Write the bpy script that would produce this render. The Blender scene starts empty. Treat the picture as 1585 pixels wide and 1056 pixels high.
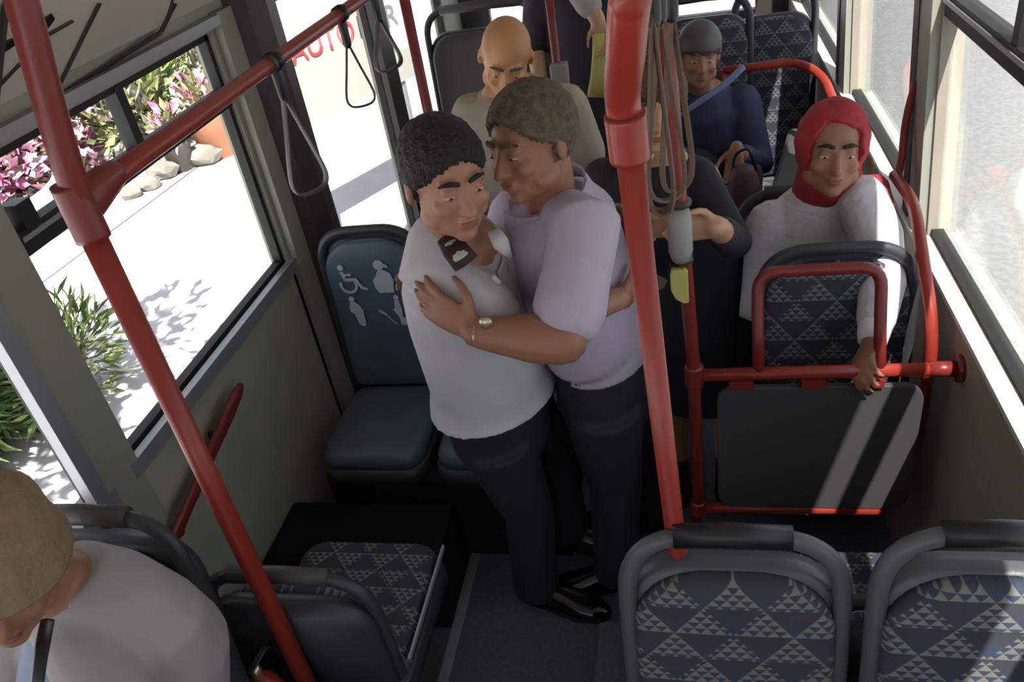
import bpy, bmesh, math, random
import numpy as np
from mathutils import Vector, Matrix
random.seed(7)
S = bpy.context.scene
COL = S.collection
V = Vector
# ------------------------------------------------------------------ camera
PX, PY, FOC, CAMH = 792.5, 528.0, 1258.0, 2.3
def _axes():
    l = V((1045-PX, -350-PY, FOC)).normalized(); n = V((1133-PX, 2430-PY, FOC)).normalized()
    z = -n; y = (l-l.dot(z)*z).normalized(); x = y.cross(z)
    return x, y, z
AX = _axes()
def cam2w(v): v = V(v); return V((AX[0].dot(v), AX[1].dot(v), AX[2].dot(v)))
def at(px, py, y):
    d = cam2w((px-PX, py-PY, FOC)); t = y/d.y
    return V((0, 0, CAMH)) + d*t
def atx(px, py, x):
    d = cam2w((px-PX, py-PY, FOC)); t = x/d.x
    return V((0, 0, CAMH)) + d*t
def atz(px, py, z):
    d = cam2w((px-PX, py-PY, FOC)); t = (z-CAMH)/d.z
    return V((0, 0, CAMH)) + d*t
cd = bpy.data.cameras.new('camera'); cam = bpy.data.objects.new('camera', cd); COL.objects.link(cam)
cd.lens = 36*FOC/1585; cd.sensor_width = 36; cd.clip_start = .02; cd.clip_end = 200
cx, cyd, cf = cam2w((1,0,0)), cam2w((0,1,0)), cam2w((0,0,1))
M = Matrix((( cx.x,-cyd.x,-cf.x,0),(cx.y,-cyd.y,-cf.y,0),(cx.z,-cyd.z,-cf.z,CAMH),(0,0,0,1)))
cam.matrix_world = M
S.camera = cam
# ------------------------------------------------------------------ light
w = bpy.data.worlds.new('sky'); S.world = w; w.use_nodes = True
bg = w.node_tree.nodes['Background']; bg.inputs[0].default_value = (.80,.88,1,1); bg.inputs[1].default_value = 1.15
sd = bpy.data.lights.new('sun','SUN'); sd.energy = 17; sd.angle = math.radians(.6); sd.color = (1,.97,.92)
sun = bpy.data.objects.new('sun', sd); COL.objects.link(sun)
SUND = V((-1,2.3,-4.15)).normalized()
sun.rotation_euler = SUND.to_track_quat('-Z','Y').to_euler(); sun.location = (3,-3,9)
vs = S.view_settings; vs.view_transform = 'Standard'; vs.look = 'None'; vs.gamma = 1; vs.exposure = .35
# ------------------------------------------------------------------ materials
def lin(c):
    return tuple(((x/255)/12.92 if x/255 <= .04045 else ((x/255+.055)/1.055)**2.4) for x in c)
def mat(name, rgb, rough=.6, metal=0, bump=0, bscale=40, var=0, vscale=8, spec=.5, detail=3, rgb2=None):
    m = bpy.data.materials.new(name); m.use_nodes = True; nt = m.node_tree; b = nt.nodes['Principled BSDF']
    c = lin(rgb); b.inputs['Base Color'].default_value = (*c,1); b.inputs['Roughness'].default_value = rough
    b.inputs['Metallic'].default_value = metal; b.inputs['Specular IOR Level'].default_value = spec
    tc = nt.nodes.new('ShaderNodeTexCoord')
    if var or rgb2:
        n = nt.nodes.new('ShaderNodeTexNoise'); n.inputs['Scale'].default_value = vscale; n.inputs['Detail'].default_value = detail
        nt.links.new(tc.outputs['Object'], n.inputs['Vector'])
        r = nt.nodes.new('ShaderNodeValToRGB')
        c2 = lin(rgb2) if rgb2 else tuple(min(1,x*(1+var)) for x in c); c1 = c if rgb2 else tuple(x*(1-var) for x in c)
        r.color_ramp.elements[0].position = .38; r.color_ramp.elements[1].position = .62
        r.color_ramp.elements[0].color = (*c1,1); r.color_ramp.elements[1].color = (*c2,1)
        nt.links.new(n.outputs['Fac'], r.inputs['Fac']); nt.links.new(r.outputs['Color'], b.inputs['Base Color'])
    if bump:
        n = nt.nodes.new('ShaderNodeTexNoise'); n.inputs['Scale'].default_value = bscale; n.inputs['Detail'].default_value = 4
        nt.links.new(tc.outputs['Object'], n.inputs['Vector'])
        bp = nt.nodes.new('ShaderNodeBump'); bp.inputs['Strength'].default_value = bump; bp.inputs['Distance'].default_value = .02
        nt.links.new(n.outputs['Fac'], bp.inputs['Height']); nt.links.new(bp.outputs['Normal'], b.inputs['Normal'])
    return m
def glass(name, tint=(1,1,1)):
    m = bpy.data.materials.new(name); m.use_nodes = True; nt = m.node_tree; nt.nodes.clear()
    o = nt.nodes.new('ShaderNodeOutputMaterial'); mx = nt.nodes.new('ShaderNodeMixShader')
    t = nt.nodes.new('ShaderNodeBsdfTransparent'); g = nt.nodes.new('ShaderNodeBsdfGlossy'); fr = nt.nodes.new('ShaderNodeMath'); lw = nt.nodes.new('ShaderNodeLayerWeight'); fr.operation = 'POWER'; fr.inputs[1].default_value = 4
    t.inputs[0].default_value = (*tint,1); g.inputs['Roughness'].default_value = .02; nt.links.new(lw.outputs['Facing'], fr.inputs[0])
    nt.links.new(fr.outputs[0], mx.inputs[0]); nt.links.new(t.outputs[0], mx.inputs[1]); nt.links.new(g.outputs[0], mx.inputs[2])
    nt.links.new(mx.outputs[0], o.inputs[0]); return m
def fabric(name, dark, navy, light, bw=.105, bh=.062, k=6, horiz=False, rowh=1.0):
    """seat cloth: rows of big triangles, every other one filled with small pale triangles"""
    m = bpy.data.materials.new(name); m.use_nodes = True; nt = m.node_tree; b = nt.nodes['Principled BSDF']
    b.inputs['Roughness'].default_value = .85; b.inputs['Specular IOR Level'].default_value = .25
    tc = nt.nodes.new('ShaderNodeTexCoord'); sp = nt.nodes.new('ShaderNodeSeparateXYZ'); nt.links.new(tc.outputs['Object'], sp.inputs[0])
    def op(o, a, bb=None, c=None):
        n = nt.nodes.new('ShaderNodeMath'); n.operation = o
        for i, x in enumerate((a, bb, c)):
            if x is None: continue
            if isinstance(x, (int, float)): n.inputs[i].default_value = x
            else: nt.links.new(x, n.inputs[i])
        return n.outputs[0]
    X = sp.outputs[0]; Z = sp.outputs[2]
    def tri(bw, bh, soft):
        v = op('DIVIDE', Z, bh); row = op('FLOOR', v); fv = op('FRACT', v)
        u = op('ADD', op('DIVIDE', X, bw), op('MULTIPLY', row, .5)); fu = op('FRACT', op('ADD', u, 100))
        t = op('MULTIPLY', op('ABSOLUTE', op('SUBTRACT', fu, .5)), 2)
        d = op('SUBTRACT', op('SUBTRACT', 1, fv), t)
        mr = nt.nodes.new('ShaderNodeMapRange'); nt.links.new(d, mr.inputs[0]); mr.inputs[1].default_value = -soft; mr.inputs[2].default_value = soft
        return mr.outputs[0], fv
    big, fv = tri(bw, bh, .03); sm, fs = tri(bw/4.5*1.0, bh/4.5, .12)
    mask = op('MULTIPLY', big, sm)
    r1 = nt.nodes.new('ShaderNodeMix'); r1.data_type = 'RGBA'; nt.links.new(fv, r1.inputs[0]); r1.inputs[6].default_value = (*lin(navy),1); r1.inputs[7].default_value = (*lin(dark),1)
    r2 = nt.nodes.new('ShaderNodeMix'); r2.data_type = 'RGBA'; nt.links.new(mask, r2.inputs[0]); nt.links.new(r1.outputs[2], r2.inputs[6]); r2.inputs[7].default_value = (*lin(light),1)
    nt.links.new(r2.outputs[2], b.inputs['Base Color'])
    bp = nt.nodes.new('ShaderNodeBump'); bp.inputs['Strength'].default_value = .4; bp.inputs['Distance'].default_value = .003
    nt.links.new(mask, bp.inputs['Height']); nt.links.new(bp.outputs['Normal'], b.inputs['Normal'])
    return m
MT = dict(
 red=mat('red powder coated steel', (146,48,36), .34, 0, .03, 60),
 redd=mat('dark red tube', (124,42,40), .35),
 wall=mat('grey green side lining', (168,168,152), .6, 0, .05, 120, .05, 5),
 wallr=mat('warm grey side lining', (150,142,130), .6, 0, .05, 120, .05, 5),
 ceil=mat('ceiling lining', (205,198,186), .6, 0, .04, 80, .04, 4),
 sill=mat('white window sill', (205,205,198), .45),
 alu=mat('brushed aluminium', (165,167,172), .4, .5, .05, 200),
 rub=mat('black rubber', (30,29,28), .6),
 rubg=mat('dark grey plastic', (70,66,62), .5, 0, .05, 150),
 trim=mat('grey trim', (150,150,138), .5),
 floor=mat('dark vinyl floor', (84,86,98), .5, 0, .06, 300, .12, 60),
 plast=mat('charcoal seat plastic', (58,58,62), .42, 0, .05, 200),
 plastl=mat('grey seat plastic', (84,84,88), .4, 0, .05, 200),
 panel=mat('dark grey partition panel', (72,70,72), .55, 0, .03, 200),
 box=mat('dark bench box', (24,24,26), .85, spec=.2),
 blue=mat('blue vinyl', (84,97,112), .42, 0, .04, 200, .08, 6),
 picto=mat('pale printed pictogram', (188,194,202), .5),
 fab=fabric('triangle seat cloth', (66,64,68), (60,70,90), (122,120,116)),
 skin=mat('tan skin', (166,118,94), .5, 0, .05, 150, .04, 12),
 skin2=mat('brown skin', (150,104,80), .5, 0, .05, 150, .04, 12),
 skinp=mat('pale skin', (186,142,112), .5, 0, .05, 150, .04, 12),
 skino=mat('sunned skin', (196,142,96), .5, 0, .05, 150, .04, 12),
 lip=mat('lips', (142,80,68), .5), eyew=mat('eye white', (190,180,170), .3), iris=mat('dark iris', (30,20,15), .2),
 hairb=mat('black hair', (26,22,20), .55, 0, .6, 160, .2, 60),
 hairg=mat('brown grey hair', (98,84,66), .7, 0, .6, 160, .25, 60),
 hairbr=mat('brown hair', (84,60,44), .6, 0, .6, 160, .25, 60),
 shirtw=mat('white cotton', (196,190,194), .75, 0, .5, 7, .03, 5),
 shirtp=mat('pale pink cotton', (182,170,188), .75, 0, .55, 9, .03, 5),
 shirtb=mat('beige shirt', (168,156,138), .8, 0, .5, 8, .06, 5),
 blouse=mat('creased pale blouse', (205,200,205), .8, 0, .8, 14, .06, 8),
 jacket=mat('light grey beige jacket', (158,150,148), .8, 0, .4, 6, .04, 5),
 tee=mat('pale blue undershirt', (150,156,176), .8, 0, .5, 10),
 hat=mat('beige sun hat cloth', (136,116,88), .85, 0, .4, 60, .1, 20),
 trou=mat('black trousers', (38,34,42), .8, 0, .4, 8),
 black=mat('black coat', (40,36,44), .8, 0, .5, 9),
 navy=mat('navy jacket', (40,46,76), .7, 0, .5, 9, .1, 6),
 piping=mat('pale blue piping', (120,132,168), .7),
 shoe=mat('polished black leather', (18,17,18), .18),
 epau=mat('maroon epaulette', (60,26,30), .7), gold=mat('pale braid', (190,184,170), .6),
 scarf=mat('red headscarf cloth', (158,34,44), .7, 0, .6, 16, .1, 8),
 strap=mat('dark strap webbing', (52,50,50), .6), cord=mat('brown strap webbing', (104,84,68), .7, 0, .2, 90),
 grip=mat('grey strap grip', (78,76,74), .5),
 yellow=mat('yellow plastic', (190,180,104), .5), cloth=mat('yellow cloth', (200,190,120), .85, 0, .5, 20),
 grey=mat('light grey plastic', (150,148,144), .5), white=mat('white plastic', (225,225,222), .5),
 blackp=mat('black plastic', (22,22,24), .4), bag=mat('maroon bag', (84,50,56), .6, 0, .3, 30),
 watch=mat('metal watch', (190,180,150), .3, .8),
 pave=mat('pale paving', (190,185,189), .9, 0, 0, 40, .04, 3),
 asph=mat('grey asphalt', (112,112,111), .9, 0, .2, 60, .10, 25),
 leafg=mat('deep green leaf', (62,92,44), .6),
 leaf=mat('green leaf', (84,112,54), .6, rgb2=(128,146,84), vscale=3), leafd=mat('olive leaf', (92,96,52), .6, rgb2=(122,120,84), vscale=3),
 pink=mat('pink blossom', (158,84,116), .7, rgb2=(206,160,176), vscale=4),
 fence=mat('white fence paint', (176,172,165), .7), terra=mat('terracotta', (176,120,88), .8), rock=mat('grey rock', (112,108,100), .9, 0, .5, 6, .2, 4),
 carw=mat('white car paint', (225,228,230), .2), tire=mat('tyre rubber', (30,30,30), .8), wood=mat('grey bark', (110,96,80), .9),
 sred=mat('red lettering', (176,60,70), .6), sgrey=mat('dark lettering', (70,66,70), .6),
 gl=glass('clear window glass', (.96,.97,.96)), lamp=mat('lamp diffuser', (210,208,200), .4), kerb=mat('kerb stone', (190,186,178), .9),
)
# ------------------------------------------------------------------ helpers
def link(name, bm, m, parent=None, smooth=False, bevel=0):
    bmesh.ops.recalc_face_normals(bm, faces=bm.faces)
    if parent is not None:
        loc = parent.matrix_world.translation if False else ROOT.get(parent.name, V((0,0,0)))
        bmesh.ops.translate(bm, verts=bm.verts, vec=-loc)
    me = bpy.data.meshes.new(name); bm.to_mesh(me); bm.free()
    ms = m if isinstance(m,(list,tuple)) else [m]
    for x in ms: me.materials.append(MT[x] if isinstance(x,str) else x)
    if smooth: me.polygons.foreach_set('use_smooth', [True]*len(me.polygons))
    o = bpy.data.objects.new(name, me); COL.objects.link(o)
    if parent is not None:
        o.parent = parent; ROOT[o.name] = ROOT.get(parent.name, V((0,0,0)))
    if bevel:
        b = o.modifiers.new('bevel','BEVEL'); b.width = bevel; b.segments = 2; b.limit_method = 'ANGLE'
    return o
ROOT = {}
def thing(name, label, cat, loc, group=None):
    o = bpy.data.objects.new(name, None); COL.objects.link(o); o.location = loc; o.empty_display_size = .1
    ROOT[o.name] = V(loc); o['label'] = label; o['category'] = cat
    if group: o['group'] = group
    return o
def tag(o, label, cat, group=None, kind=None):
    if label: o['label'] = label
    if cat: o['category'] = cat
    if group: o['group'] = group
    if kind: o['kind'] = kind
    return o
def struct(name, bm, m, **k):
    o = link(name, bm, m, **k)
    if not k.get('parent'): o['kind'] = 'structure'
    return o
def box(bm, a, b):
    a = V(a); b = V(b); c = (a+b)/2; s = b-a
    r = bmesh.ops.create_cube(bm, size=1, matrix=Matrix.Translation(c) @ Matrix.Diagonal((abs(s.x),abs(s.y),abs(s.z),1)))
    return r['verts']
def obox(bm, c, s, R):
    r = bmesh.ops.create_cube(bm, size=1, matrix=Matrix.Translation(V(c)) @ R.to_4x4() @ Matrix.Diagonal((s[0],s[1],s[2],1)))
    return r['verts']
def ell(bm, c, r, R=None, sub=2):
    mm = Matrix.Translation(V(c)) @ ((R.to_4x4()) if R else Matrix.Identity(4)) @ Matrix.Diagonal((r[0],r[1],r[2],1))
    return bmesh.ops.create_icosphere(bm, subdivisions=sub, radius=1, matrix=mm)['verts']
def loft(bm, pts, rad, side=(1,0,0), n=12, cap=True, round_cap=True):
    """elliptical tube through pts; rad = list of (a along side, b across)"""
    pts = [V(p) for p in pts]; rad = [(r,r) if isinstance(r,(int,float)) else r for r in rad]
    if round_cap:
        d0 = (pts[0]-pts[1]).normalized(); d1 = (pts[-1]-pts[-2]).normalized()
        r0, r1 = rad[0], rad[-1]; m0, m1 = min(r0), min(r1)
        q0, q1 = pts[0], pts[-1]
        pts = [q0+d0*m0*.95, q0+d0*m0*.6]+pts+[q1+d1*m1*.6, q1+d1*m1*.95]
        rad = [(r0[0]*.3,r0[1]*.3),(r0[0]*.8,r0[1]*.8)]+list(rad)+[(r1[0]*.8,r1[1]*.8),(r1[0]*.3,r1[1]*.3)]
    side = V(side); rings = []
    for i, p in enumerate(pts):
        if i == 0: t = pts[1]-pts[0]
        elif i == len(pts)-1: t = pts[-1]-pts[-2]
        else: t = (pts[i+1]-p).normalized()+(p-pts[i-1]).normalized()
        t.normalize(); s = side-side.dot(t)*t
        if s.length < .05: s = t.orthogonal()
        s.normalize(); u = t.cross(s)
        if i and (s.dot(ls) < 0): s, u = -s, -u
        ls = s
        rings.append([bm.verts.new(p + s*math.cos(k*2*math.pi/n)*rad[i][0] + u*math.sin(k*2*math.pi/n)*rad[i][1]) for k in range(n)])
    for a, b in zip(rings, rings[1:]):
        for k in range(n): bm.faces.new((a[k], a[(k+1)%n], b[(k+1)%n], b[k]))
    if cap: bm.faces.new(rings[0][::-1]); bm.faces.new(rings[-1])
    return rings
def smoothpath(pts, k=6):
    pts = [V(p) for p in pts]; P = [pts[0]*2-pts[1]]+pts+[pts[-1]*2-pts[-2]]; out = []
    for i in range(1, len(P)-2):
        for j in range(k):
            t = j/k; a,b,c,d = P[i-1:i+3]
            out.append(.5*((2*b)+(c-a)*t+(2*a-5*b+4*c-d)*t*t+(3*b-a-3*c+d)*t**3))
    out.append(pts[-1]); return out
def tube(bm, pts, r, n=14, smooth=0, side=(1,0.01,0)):
    if smooth: pts = smoothpath(pts, smooth)
    loft(bm, pts, [r]*len(pts), side=side, n=n, round_cap=False)
def rtube(pts, fil, k=6):
    """polyline with filleted corners"""
    pts = [V(p) for p in pts]; out = [pts[0]]
    for i in range(1, len(pts)-1):
        a, b, c = pts[i-1:i+2]; u = (a-b).normalized(); v = (c-b).normalized()
        f = min(fil, (a-b).length*.49, (c-b).length*.49); s, e = b+u*f, b+v*f
        for j in range(k+1):
            t = j/k; out.append((1-t)**2*s+2*t*(1-t)*b+t*t*e)
    out.append(pts[-1]); return out
def prism(bm, outline, d):
    """outline = list of world points (planar), extruded by vector d"""
    a = [bm.verts.new(V(p)) for p in outline]; b = [bm.verts.new(V(p)+V(d)) for p in outline]
    n = len(a); bm.faces.new(a); bm.faces.new(b[::-1])
    for i in range(n): bm.faces.new((a[i], b[i], b[(i+1)%n], a[(i+1)%n]))
def rrect(x0, x1, z0, z1, r, k=5, rb=None):
    rb = r if rb is None else rb; out = []
    for cx_, cz_, a0, rr in ((x1-r,z1-r,0,r),(x0+r,z1-r,90,r),(x0+rb,z0+rb,180,rb),(x1-rb,z0+rb,270,rb)):
        for j in range(k+1):
            a = math.radians(a0+90*j/k); out.append((cx_+rr*math.cos(a), cz_+rr*math.sin(a)))
    return out
def pad(bm, outline, y0, thick, soft=.02, f=lambda x,z:0, T=None):
    """soft cushion: outline in x,z; front towards -y"""
    n = len(outline); cx_ = sum(p[0] for p in outline)/n; cz_ = sum(p[1] for p in outline)/n
    def ring(s, y):
        out = []
        for x, z in outline:
            dx, dz = x-cx_, z-cz_; L = math.hypot(dx, dz); q = max(0, (L-s)/L) if s >= 0 else 1
            X, Z = cx_+dx*q, cz_+dz*q
            p = V((X, y+f(X,Z), Z)); out.append(bm.verts.new(T @ p if T else p))
        return out
    R = [ring(0,y0), ring(0,y0-thick*.55), ring(soft*.35,y0-thick*.85), ring(soft,y0-thick)]
    Lm = min(math.hypot(x-cx_, z-cz_) for x,z in outline)
    for q in (.35,.6,.8): R.append(ring(soft+(Lm-soft)*q, y0-thick-.004*q))
    for a, b in zip(R, R[1:]):
        for k in range(n): bm.faces.new((a[k], a[(k+1)%n], b[(k+1)%n], b[k]))
    bm.faces.new(R[0][::-1]); bm.faces.new(R[-1])
def remesh(o, vox, it=3):
    m = o.modifiers.new('remesh','REMESH'); m.mode = 'VOXEL'; m.voxel_size = vox; m.use_smooth_shade = True
    if it:
        s = o.modifiers.new('smooth','SMOOTH'); s.iterations = it; s.factor = .5
    return o

# ------------------------------------------------------------------ SETTING: bus shell
XL, XR, YE = -1.46, .65, 5.6
XLo, XRo = XL-.07, XR+.09
Y0 = -1.6
bm = bmesh.new(); box(bm, (XLo,Y0,-.06), (XRo,YE,0)); struct('floor', bm, 'floor')
bm = bmesh.new()   # ceiling: flat centre and sloping coves
sec = [(XLo,1.93),(XL+.03,1.93),(XL+.16,2.12),(XL+.5,2.40),(XR-.45,2.40),(XR-.16,2.27),(XR+.03,2.21),(XRo-.03,2.21),(XRo,2.5),(XLo,2.5)]
prism(bm, [(x,Y0,z) for x,z in sec], (0,YE-Y0,0)); struct('ceiling', bm, 'ceil')
# left wall
sillL = 1.01; topL = 1.845; divL = 1.64
bm = bmesh.new()
box(bm, (XLo,Y0,0), (XL,2.92,sillL)); box(bm, (XLo,Y0,topL), (XL,YE,1.95))
for a, b in ((-.1,.08),(1.27,1.40),(2.48,2.92),(3.93,4.12),(5.2,YE)): box(bm, (XLo,a,0), (XL,b,topL))
box(bm, (XLo,4.12,0), (XL,YE,.75)); box(bm, (XLo,2.92,0), (XL,4.12,.05))
struct('wall_left', bm, 'wall')
bm = bmesh.new(); box(bm, (XL-.005,1.37,sillL-.035), (XL+.022,2.5,sillL+.012)); box(bm, (XL-.005,Y0,sillL-.035), (XL+.022,1.29,sillL+.012))
struct('trim_1', bm, 'alu')
bm = bmesh.new(); box(bm, (XL,2.50,.0), (XL+.03,2.60,topL+.05)); struct('trim_2', bm, 'trim')
bm = bmesh.new()
pts = [(XL,2.60),(XL+.07,2.63),(XL+.085,2.74),(XL+.06,2.86),(XL,2.90)]
prism(bm, [(x,y,0) for x,y in pts], (0,0,topL+.1)); struct('trim_3', bm, 'rubg')
bm = bmesh.new(); box(bm, (XL,1.265,0), (XL+.02,1.40,topL+.04)); struct('trim_4', bm, 'trim')
bm = bmesh.new(); box(bm, (XL,1.215,.0), (XL+.03,1.262,topL+.04)); struct('trim_5', bm, 'alu')
def window(n, x, ya, yb, za, zb, zd=None, yd=None, d=1, fr=.022, gx=0):
    """framed pane in a side wall, d = +1 inside is towards +x"""
    x0, x1 = sorted((x-.012*d, x+.02*d))
    b = bmesh.new()
    for A, B in (((ya,za),(yb,za+fr)),((ya,zb-fr),(yb,zb)),((ya,za),(ya+fr,zb)),((yb-fr,za),(yb,zb))):
        box(b, (x0,A[0],A[1]), (x1,B[0],B[1]))
    f = struct('window_%d' % n, b, 'rub')
    b = bmesh.new(); box(b, (x-.003,ya+.01,za+.01), (x+.003,yb-.01,zb-.01)); link('pane', b, 'gl', f)
    if zd:
        b = bmesh.new(); box(b, (x0-.006,ya,zd-.03), (x1+.006,yb,zd+.028)); link('rail', b, 'rub', f)
        b = bmesh.new(); box(b, (x1 if d>0 else x0,ya+.03,zd+.004), ((x1+.012) if d>0 else (x0-.012),yb-.03,zd+.016)); link('slide_track', b, 'alu', f)
        if yd:
            b = bmesh.new(); box(b, (x0-.004,yd-.018,zd), (x1+.004,yd+.018,zb-.01)); link('mullion', b, 'rub', f)
    return f
wxL = XL-.035
w0 = window(1, wxL, .08,1.27, sillL-.03,topL, divL+.0)
w1 = window(2, wxL, 1.40,2.48, sillL,topL, divL, 1.96)
b = bmesh.new(); box(b, (wxL,1.44,divL+.03), (wxL+.045,1.49,divL+.09)); link('latch', b, 'blackp', w1)
window(3, wxL, 2.92,3.93, .40,topL)
window(4, wxL, 4.12,5.2, .75,topL)
window(5, wxL, -1.5,-.1, sillL-.03,topL)
bm = bmesh.new(); box(bm, (XLo,2.92,0), (XL,3.93,.40)); struct('door_1', bm, 'rubg')
bm = bmesh.new(); box(bm, (XL,3.88,0), (XL+.03,4.06,topL)); struct('trim_6', bm, 'rubg')
# cove details, left
bm = bmesh.new(); box(bm, (XL+.0,Y0,topL+.015), (XL+.035,2.5,topL+.045)); struct('trim_7', bm, 'alu')
cA, cB = V((XL+.03,0,1.935)), V((XL+.17,0,2.13)); cn = V((.81,0,-.585))
bm = bmesh.new()
for y in (1.46,1.49): prism(bm, [cA+V((0,y,0))+cn*.001, cB+V((0,y,0))+cn*.001, cB+V((0,y+.012,0))+cn*.001, cA+V((0,y+.012,0))+cn*.001], cn*.008)
prism(bm, [cA+V((0,2.2,0)), cB+V((0,2.26,0)), cB+V((0,2.268,0)), cA+V((0,2.208,0))], cn*.006)
struct('trim_8', bm, 'rubg')
def covept(px, py):
    # point of the left cove surface seen at a pixel
    d = cam2w((px-PX, py-PY, FOC)); k = (V((XL+.16,0,2.12))-V((XL+.03,0,1.93))); nn = V((k.z,0,-k.x)).normalized()
    o = V((0,0,CAMH)); t_ = (V((XL+.03,0,1.93))-o).dot(nn)/d.dot(nn); return o+d*t_, nn
b_t = None
for nm, m_, pxs in (('vent_slot','blackp',[[(52,38),(78,20),(82,28),(72,42),(54,48)]]),('vent_slot','blackp',[[(0,66),(28,54),(30,62),(0,82)]]),
   ('hatch_edge','rubg',[[(62,56),(110,30),(112,33),(64,60)],[(0,126),(34,90),(36,93),(0,131)],[(82,142),(150,4),(155,4),(86,144)],[(245,48),(268,4),(272,5),(250,50)],[(86,146),(245,48),(249,52),(88,151)]])):
    b = bmesh.new()
    for poly in pxs:
        q = [covept(*p_) for p_ in poly]; nn = q[0][1]; nn = nn if nn.dot(V((0,0,CAMH))-q[0][0]) > 0 else -nn
        prism(b, [a_+nn*.001 for a_, _ in q], nn*.004)
    if b_t is None: b_t = struct('trim_13', b, m_)
    else: link(nm, b, m_, b_t)
# right wall
sillR = 1.06; topR = 2.15; divR = 1.69
bm = bmesh.new()
box(bm, (XR,Y0,0), (XRo,YE,sillR)); box(bm, (XR+.03,Y0,topR), (XRo-.03,YE,2.22))
for a, b in ((-1.6,-1.5),(.0,.16),(5.3,YE)): box(bm, (XR+.03,a,sillR), (XRo,b,topR))
def lean(bm, x0, x1, a, b, k): prism(bm, [(x0,a,sillR),(x0,b,sillR),(x0,b+k,topR),(x0,a+k,topR)], (x1-x0,0,0))
for a, b in ((2.30,2.48),(3.60,3.80)): lean(bm, XR+.03, XRo, a, b, .26)
struct('wall_right', bm, 'wallr')
bm = bmesh.new(); box(bm, (XR-.006,Y0,sillR), (XRo-.02,YE,sillR+.014)); struct('trim_9', bm, 'sill')
bm = bmesh.new()
for a, b in ((2.31,2.43),(3.61,3.74)): lean(bm, XR+.005, XR+.045, a, b, .26)
struct('trim_10', bm, 'trim')
bm = bmesh.new(); lean(bm, XR, XR+.03, 2.43, 2.485, .26); lean(bm, XR, XR+.03, 3.74, 3.79, .26); struct('trim_11', bm, 'rubg')
wxR = XR+.06
window(6, wxR, .16,2.52, sillR+.01,topR, divR, 1.93, d=-1)
window(7, wxR, 2.56,3.82, sillR+.01,topR, d=-1)
window(8, wxR, 3.86,5.3, sillR+.01,topR, d=-1)
window(9, wxR, -1.5,0, sillR+.01,topR, d=-1)
# ends
bm = bmesh.new(); box(bm, (XLo,YE,0), (XRo,YE+.06,1.0)); box(bm, (XLo,YE,1.0),(XL+.2,YE+.06,2.5)); box(bm,(XR-.2,YE,1.0),(XRo,YE+.06,2.5)); box(bm,(XLo,YE,1.95),(XRo,YE+.06,2.5))
struct('wall_back', bm, 'rubg')
bm = bmesh.new(); box(bm, (XLo,Y0-.06,0), (XRo,Y0,.9)); box(bm, (XLo,Y0-.06,2.0),(XRo,Y0,2.5)); struct('wall_front', bm, 'rubg')
# aisle metal strips and left platform
bm = bmesh.new(); box(bm, (-.835,1.15,0), (-.80,3.2,.006)); struct('trim_12', bm, 'alu')
bm = bmesh.new(); box(bm, (XL,.2,0), (-.72,1.16,.22)); box(bm, (-.30,.1,0), (XR,1.55,.22)); struct('floor_platform', bm, 'floor')

# ------------------------------------------------------------------ OUTSIDE
GZ = -.35
bm = bmesh.new(); box(bm, (-40,-30,GZ-.1), (-1.7,60,GZ)); struct('ground_paving', bm, 'pave')
bm = bmesh.new(); box(bm, (-1.7,-30,GZ-.12), (40,60,GZ-.02)); struct('ground_road', bm, 'asph')
bm = bmesh.new(); a = atz(170,360,GZ); b_ = atz(312,254,GZ); d = (b_-a)*3
s = d.cross(V((0,0,1))).normalized()*.012
prism(bm, [a-d*.5-s, a+d-s, a+d+s, a-d*.5+s], (0,0,.003)); struct('ground_joint', bm, 'rubg')
def leaves(bm, c, R, n, L, W, up=.5, mats=1, squash=1):
    c = V(c)
    for i in range(n):
        d = V((random.gauss(0,1),random.gauss(0,1),random.gauss(0,1))).normalized()
        p = c + V((d.x*R[0], d.y*R[1], d.z*R[2]))*(random.random()**.45)
        q = (d+V((random.uniform(-.8,.8),random.uniform(-.8,.8),random.uniform(-.2,up*2)))).normalized()
        s = q.cross(V((random.gauss(0,1),random.gauss(0,1),random.gauss(0,1)))).normalized(); nrm = q.cross(s)*.12
        l = L*random.uniform(.6,1.3); wd = W*random.uniform(.7,1.2)
        v = [bm.verts.new(p), bm.verts.new(p+q*l*.5+s*wd), bm.verts.new(p+q*l-nrm*l), bm.verts.new(p+q*l*.5-s*wd)]
        f = bm.faces.new(v)
        if mats > 1: f.material_index = random.randrange(mats)
def bush(name, label, cat, base, R, n, L, W, m, group=None, up=.5, h=None):
    base = V(base); t = thing(name, label, cat, base, group)
    bm = bmesh.new(); leaves(bm, base+V((0,0,h or R[2]*.9)), R, n, L, W, up, len(m) if isinstance(m,(list,tuple)) else 1)
    o = link('foliage', bm, m, t)
    bm = bmesh.new()
    for k in range(4): 
        a = random.uniform(0,6.28); loft(bm, [base, base+V((math.cos(a)*R[0]*.4, math.sin(a)*R[1]*.4, (h or R[2])*.9))], [.03,.012], n=7)
    link('stem', bm, 'wood', t); return t
bush('oleander_bush', 'large green narrow-leaved bush close outside the nearest left window', 'bush', atz(30,740,GZ)+V((-.5,.1,0)), (.46,.80,.68), 6500, .16, .020, ['leaf','leafg'])
bush('oleander_bush', 'small thin green bush by the window pillar, left of the front pole', 'bush', atz(150,640,GZ)+V((-.15,.1,0)), (.22,.42,.36), 520, .15, .014, ['leaf','leafd'])
for px, py, R in ((20,215,(1.0,1.2,1.0)),(110,180,(1.1,1.3,1.25)),(185,150,(.9,1.2,1.3))):
    pass
g = 'pink blossoming shrubs behind the paving'
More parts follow.
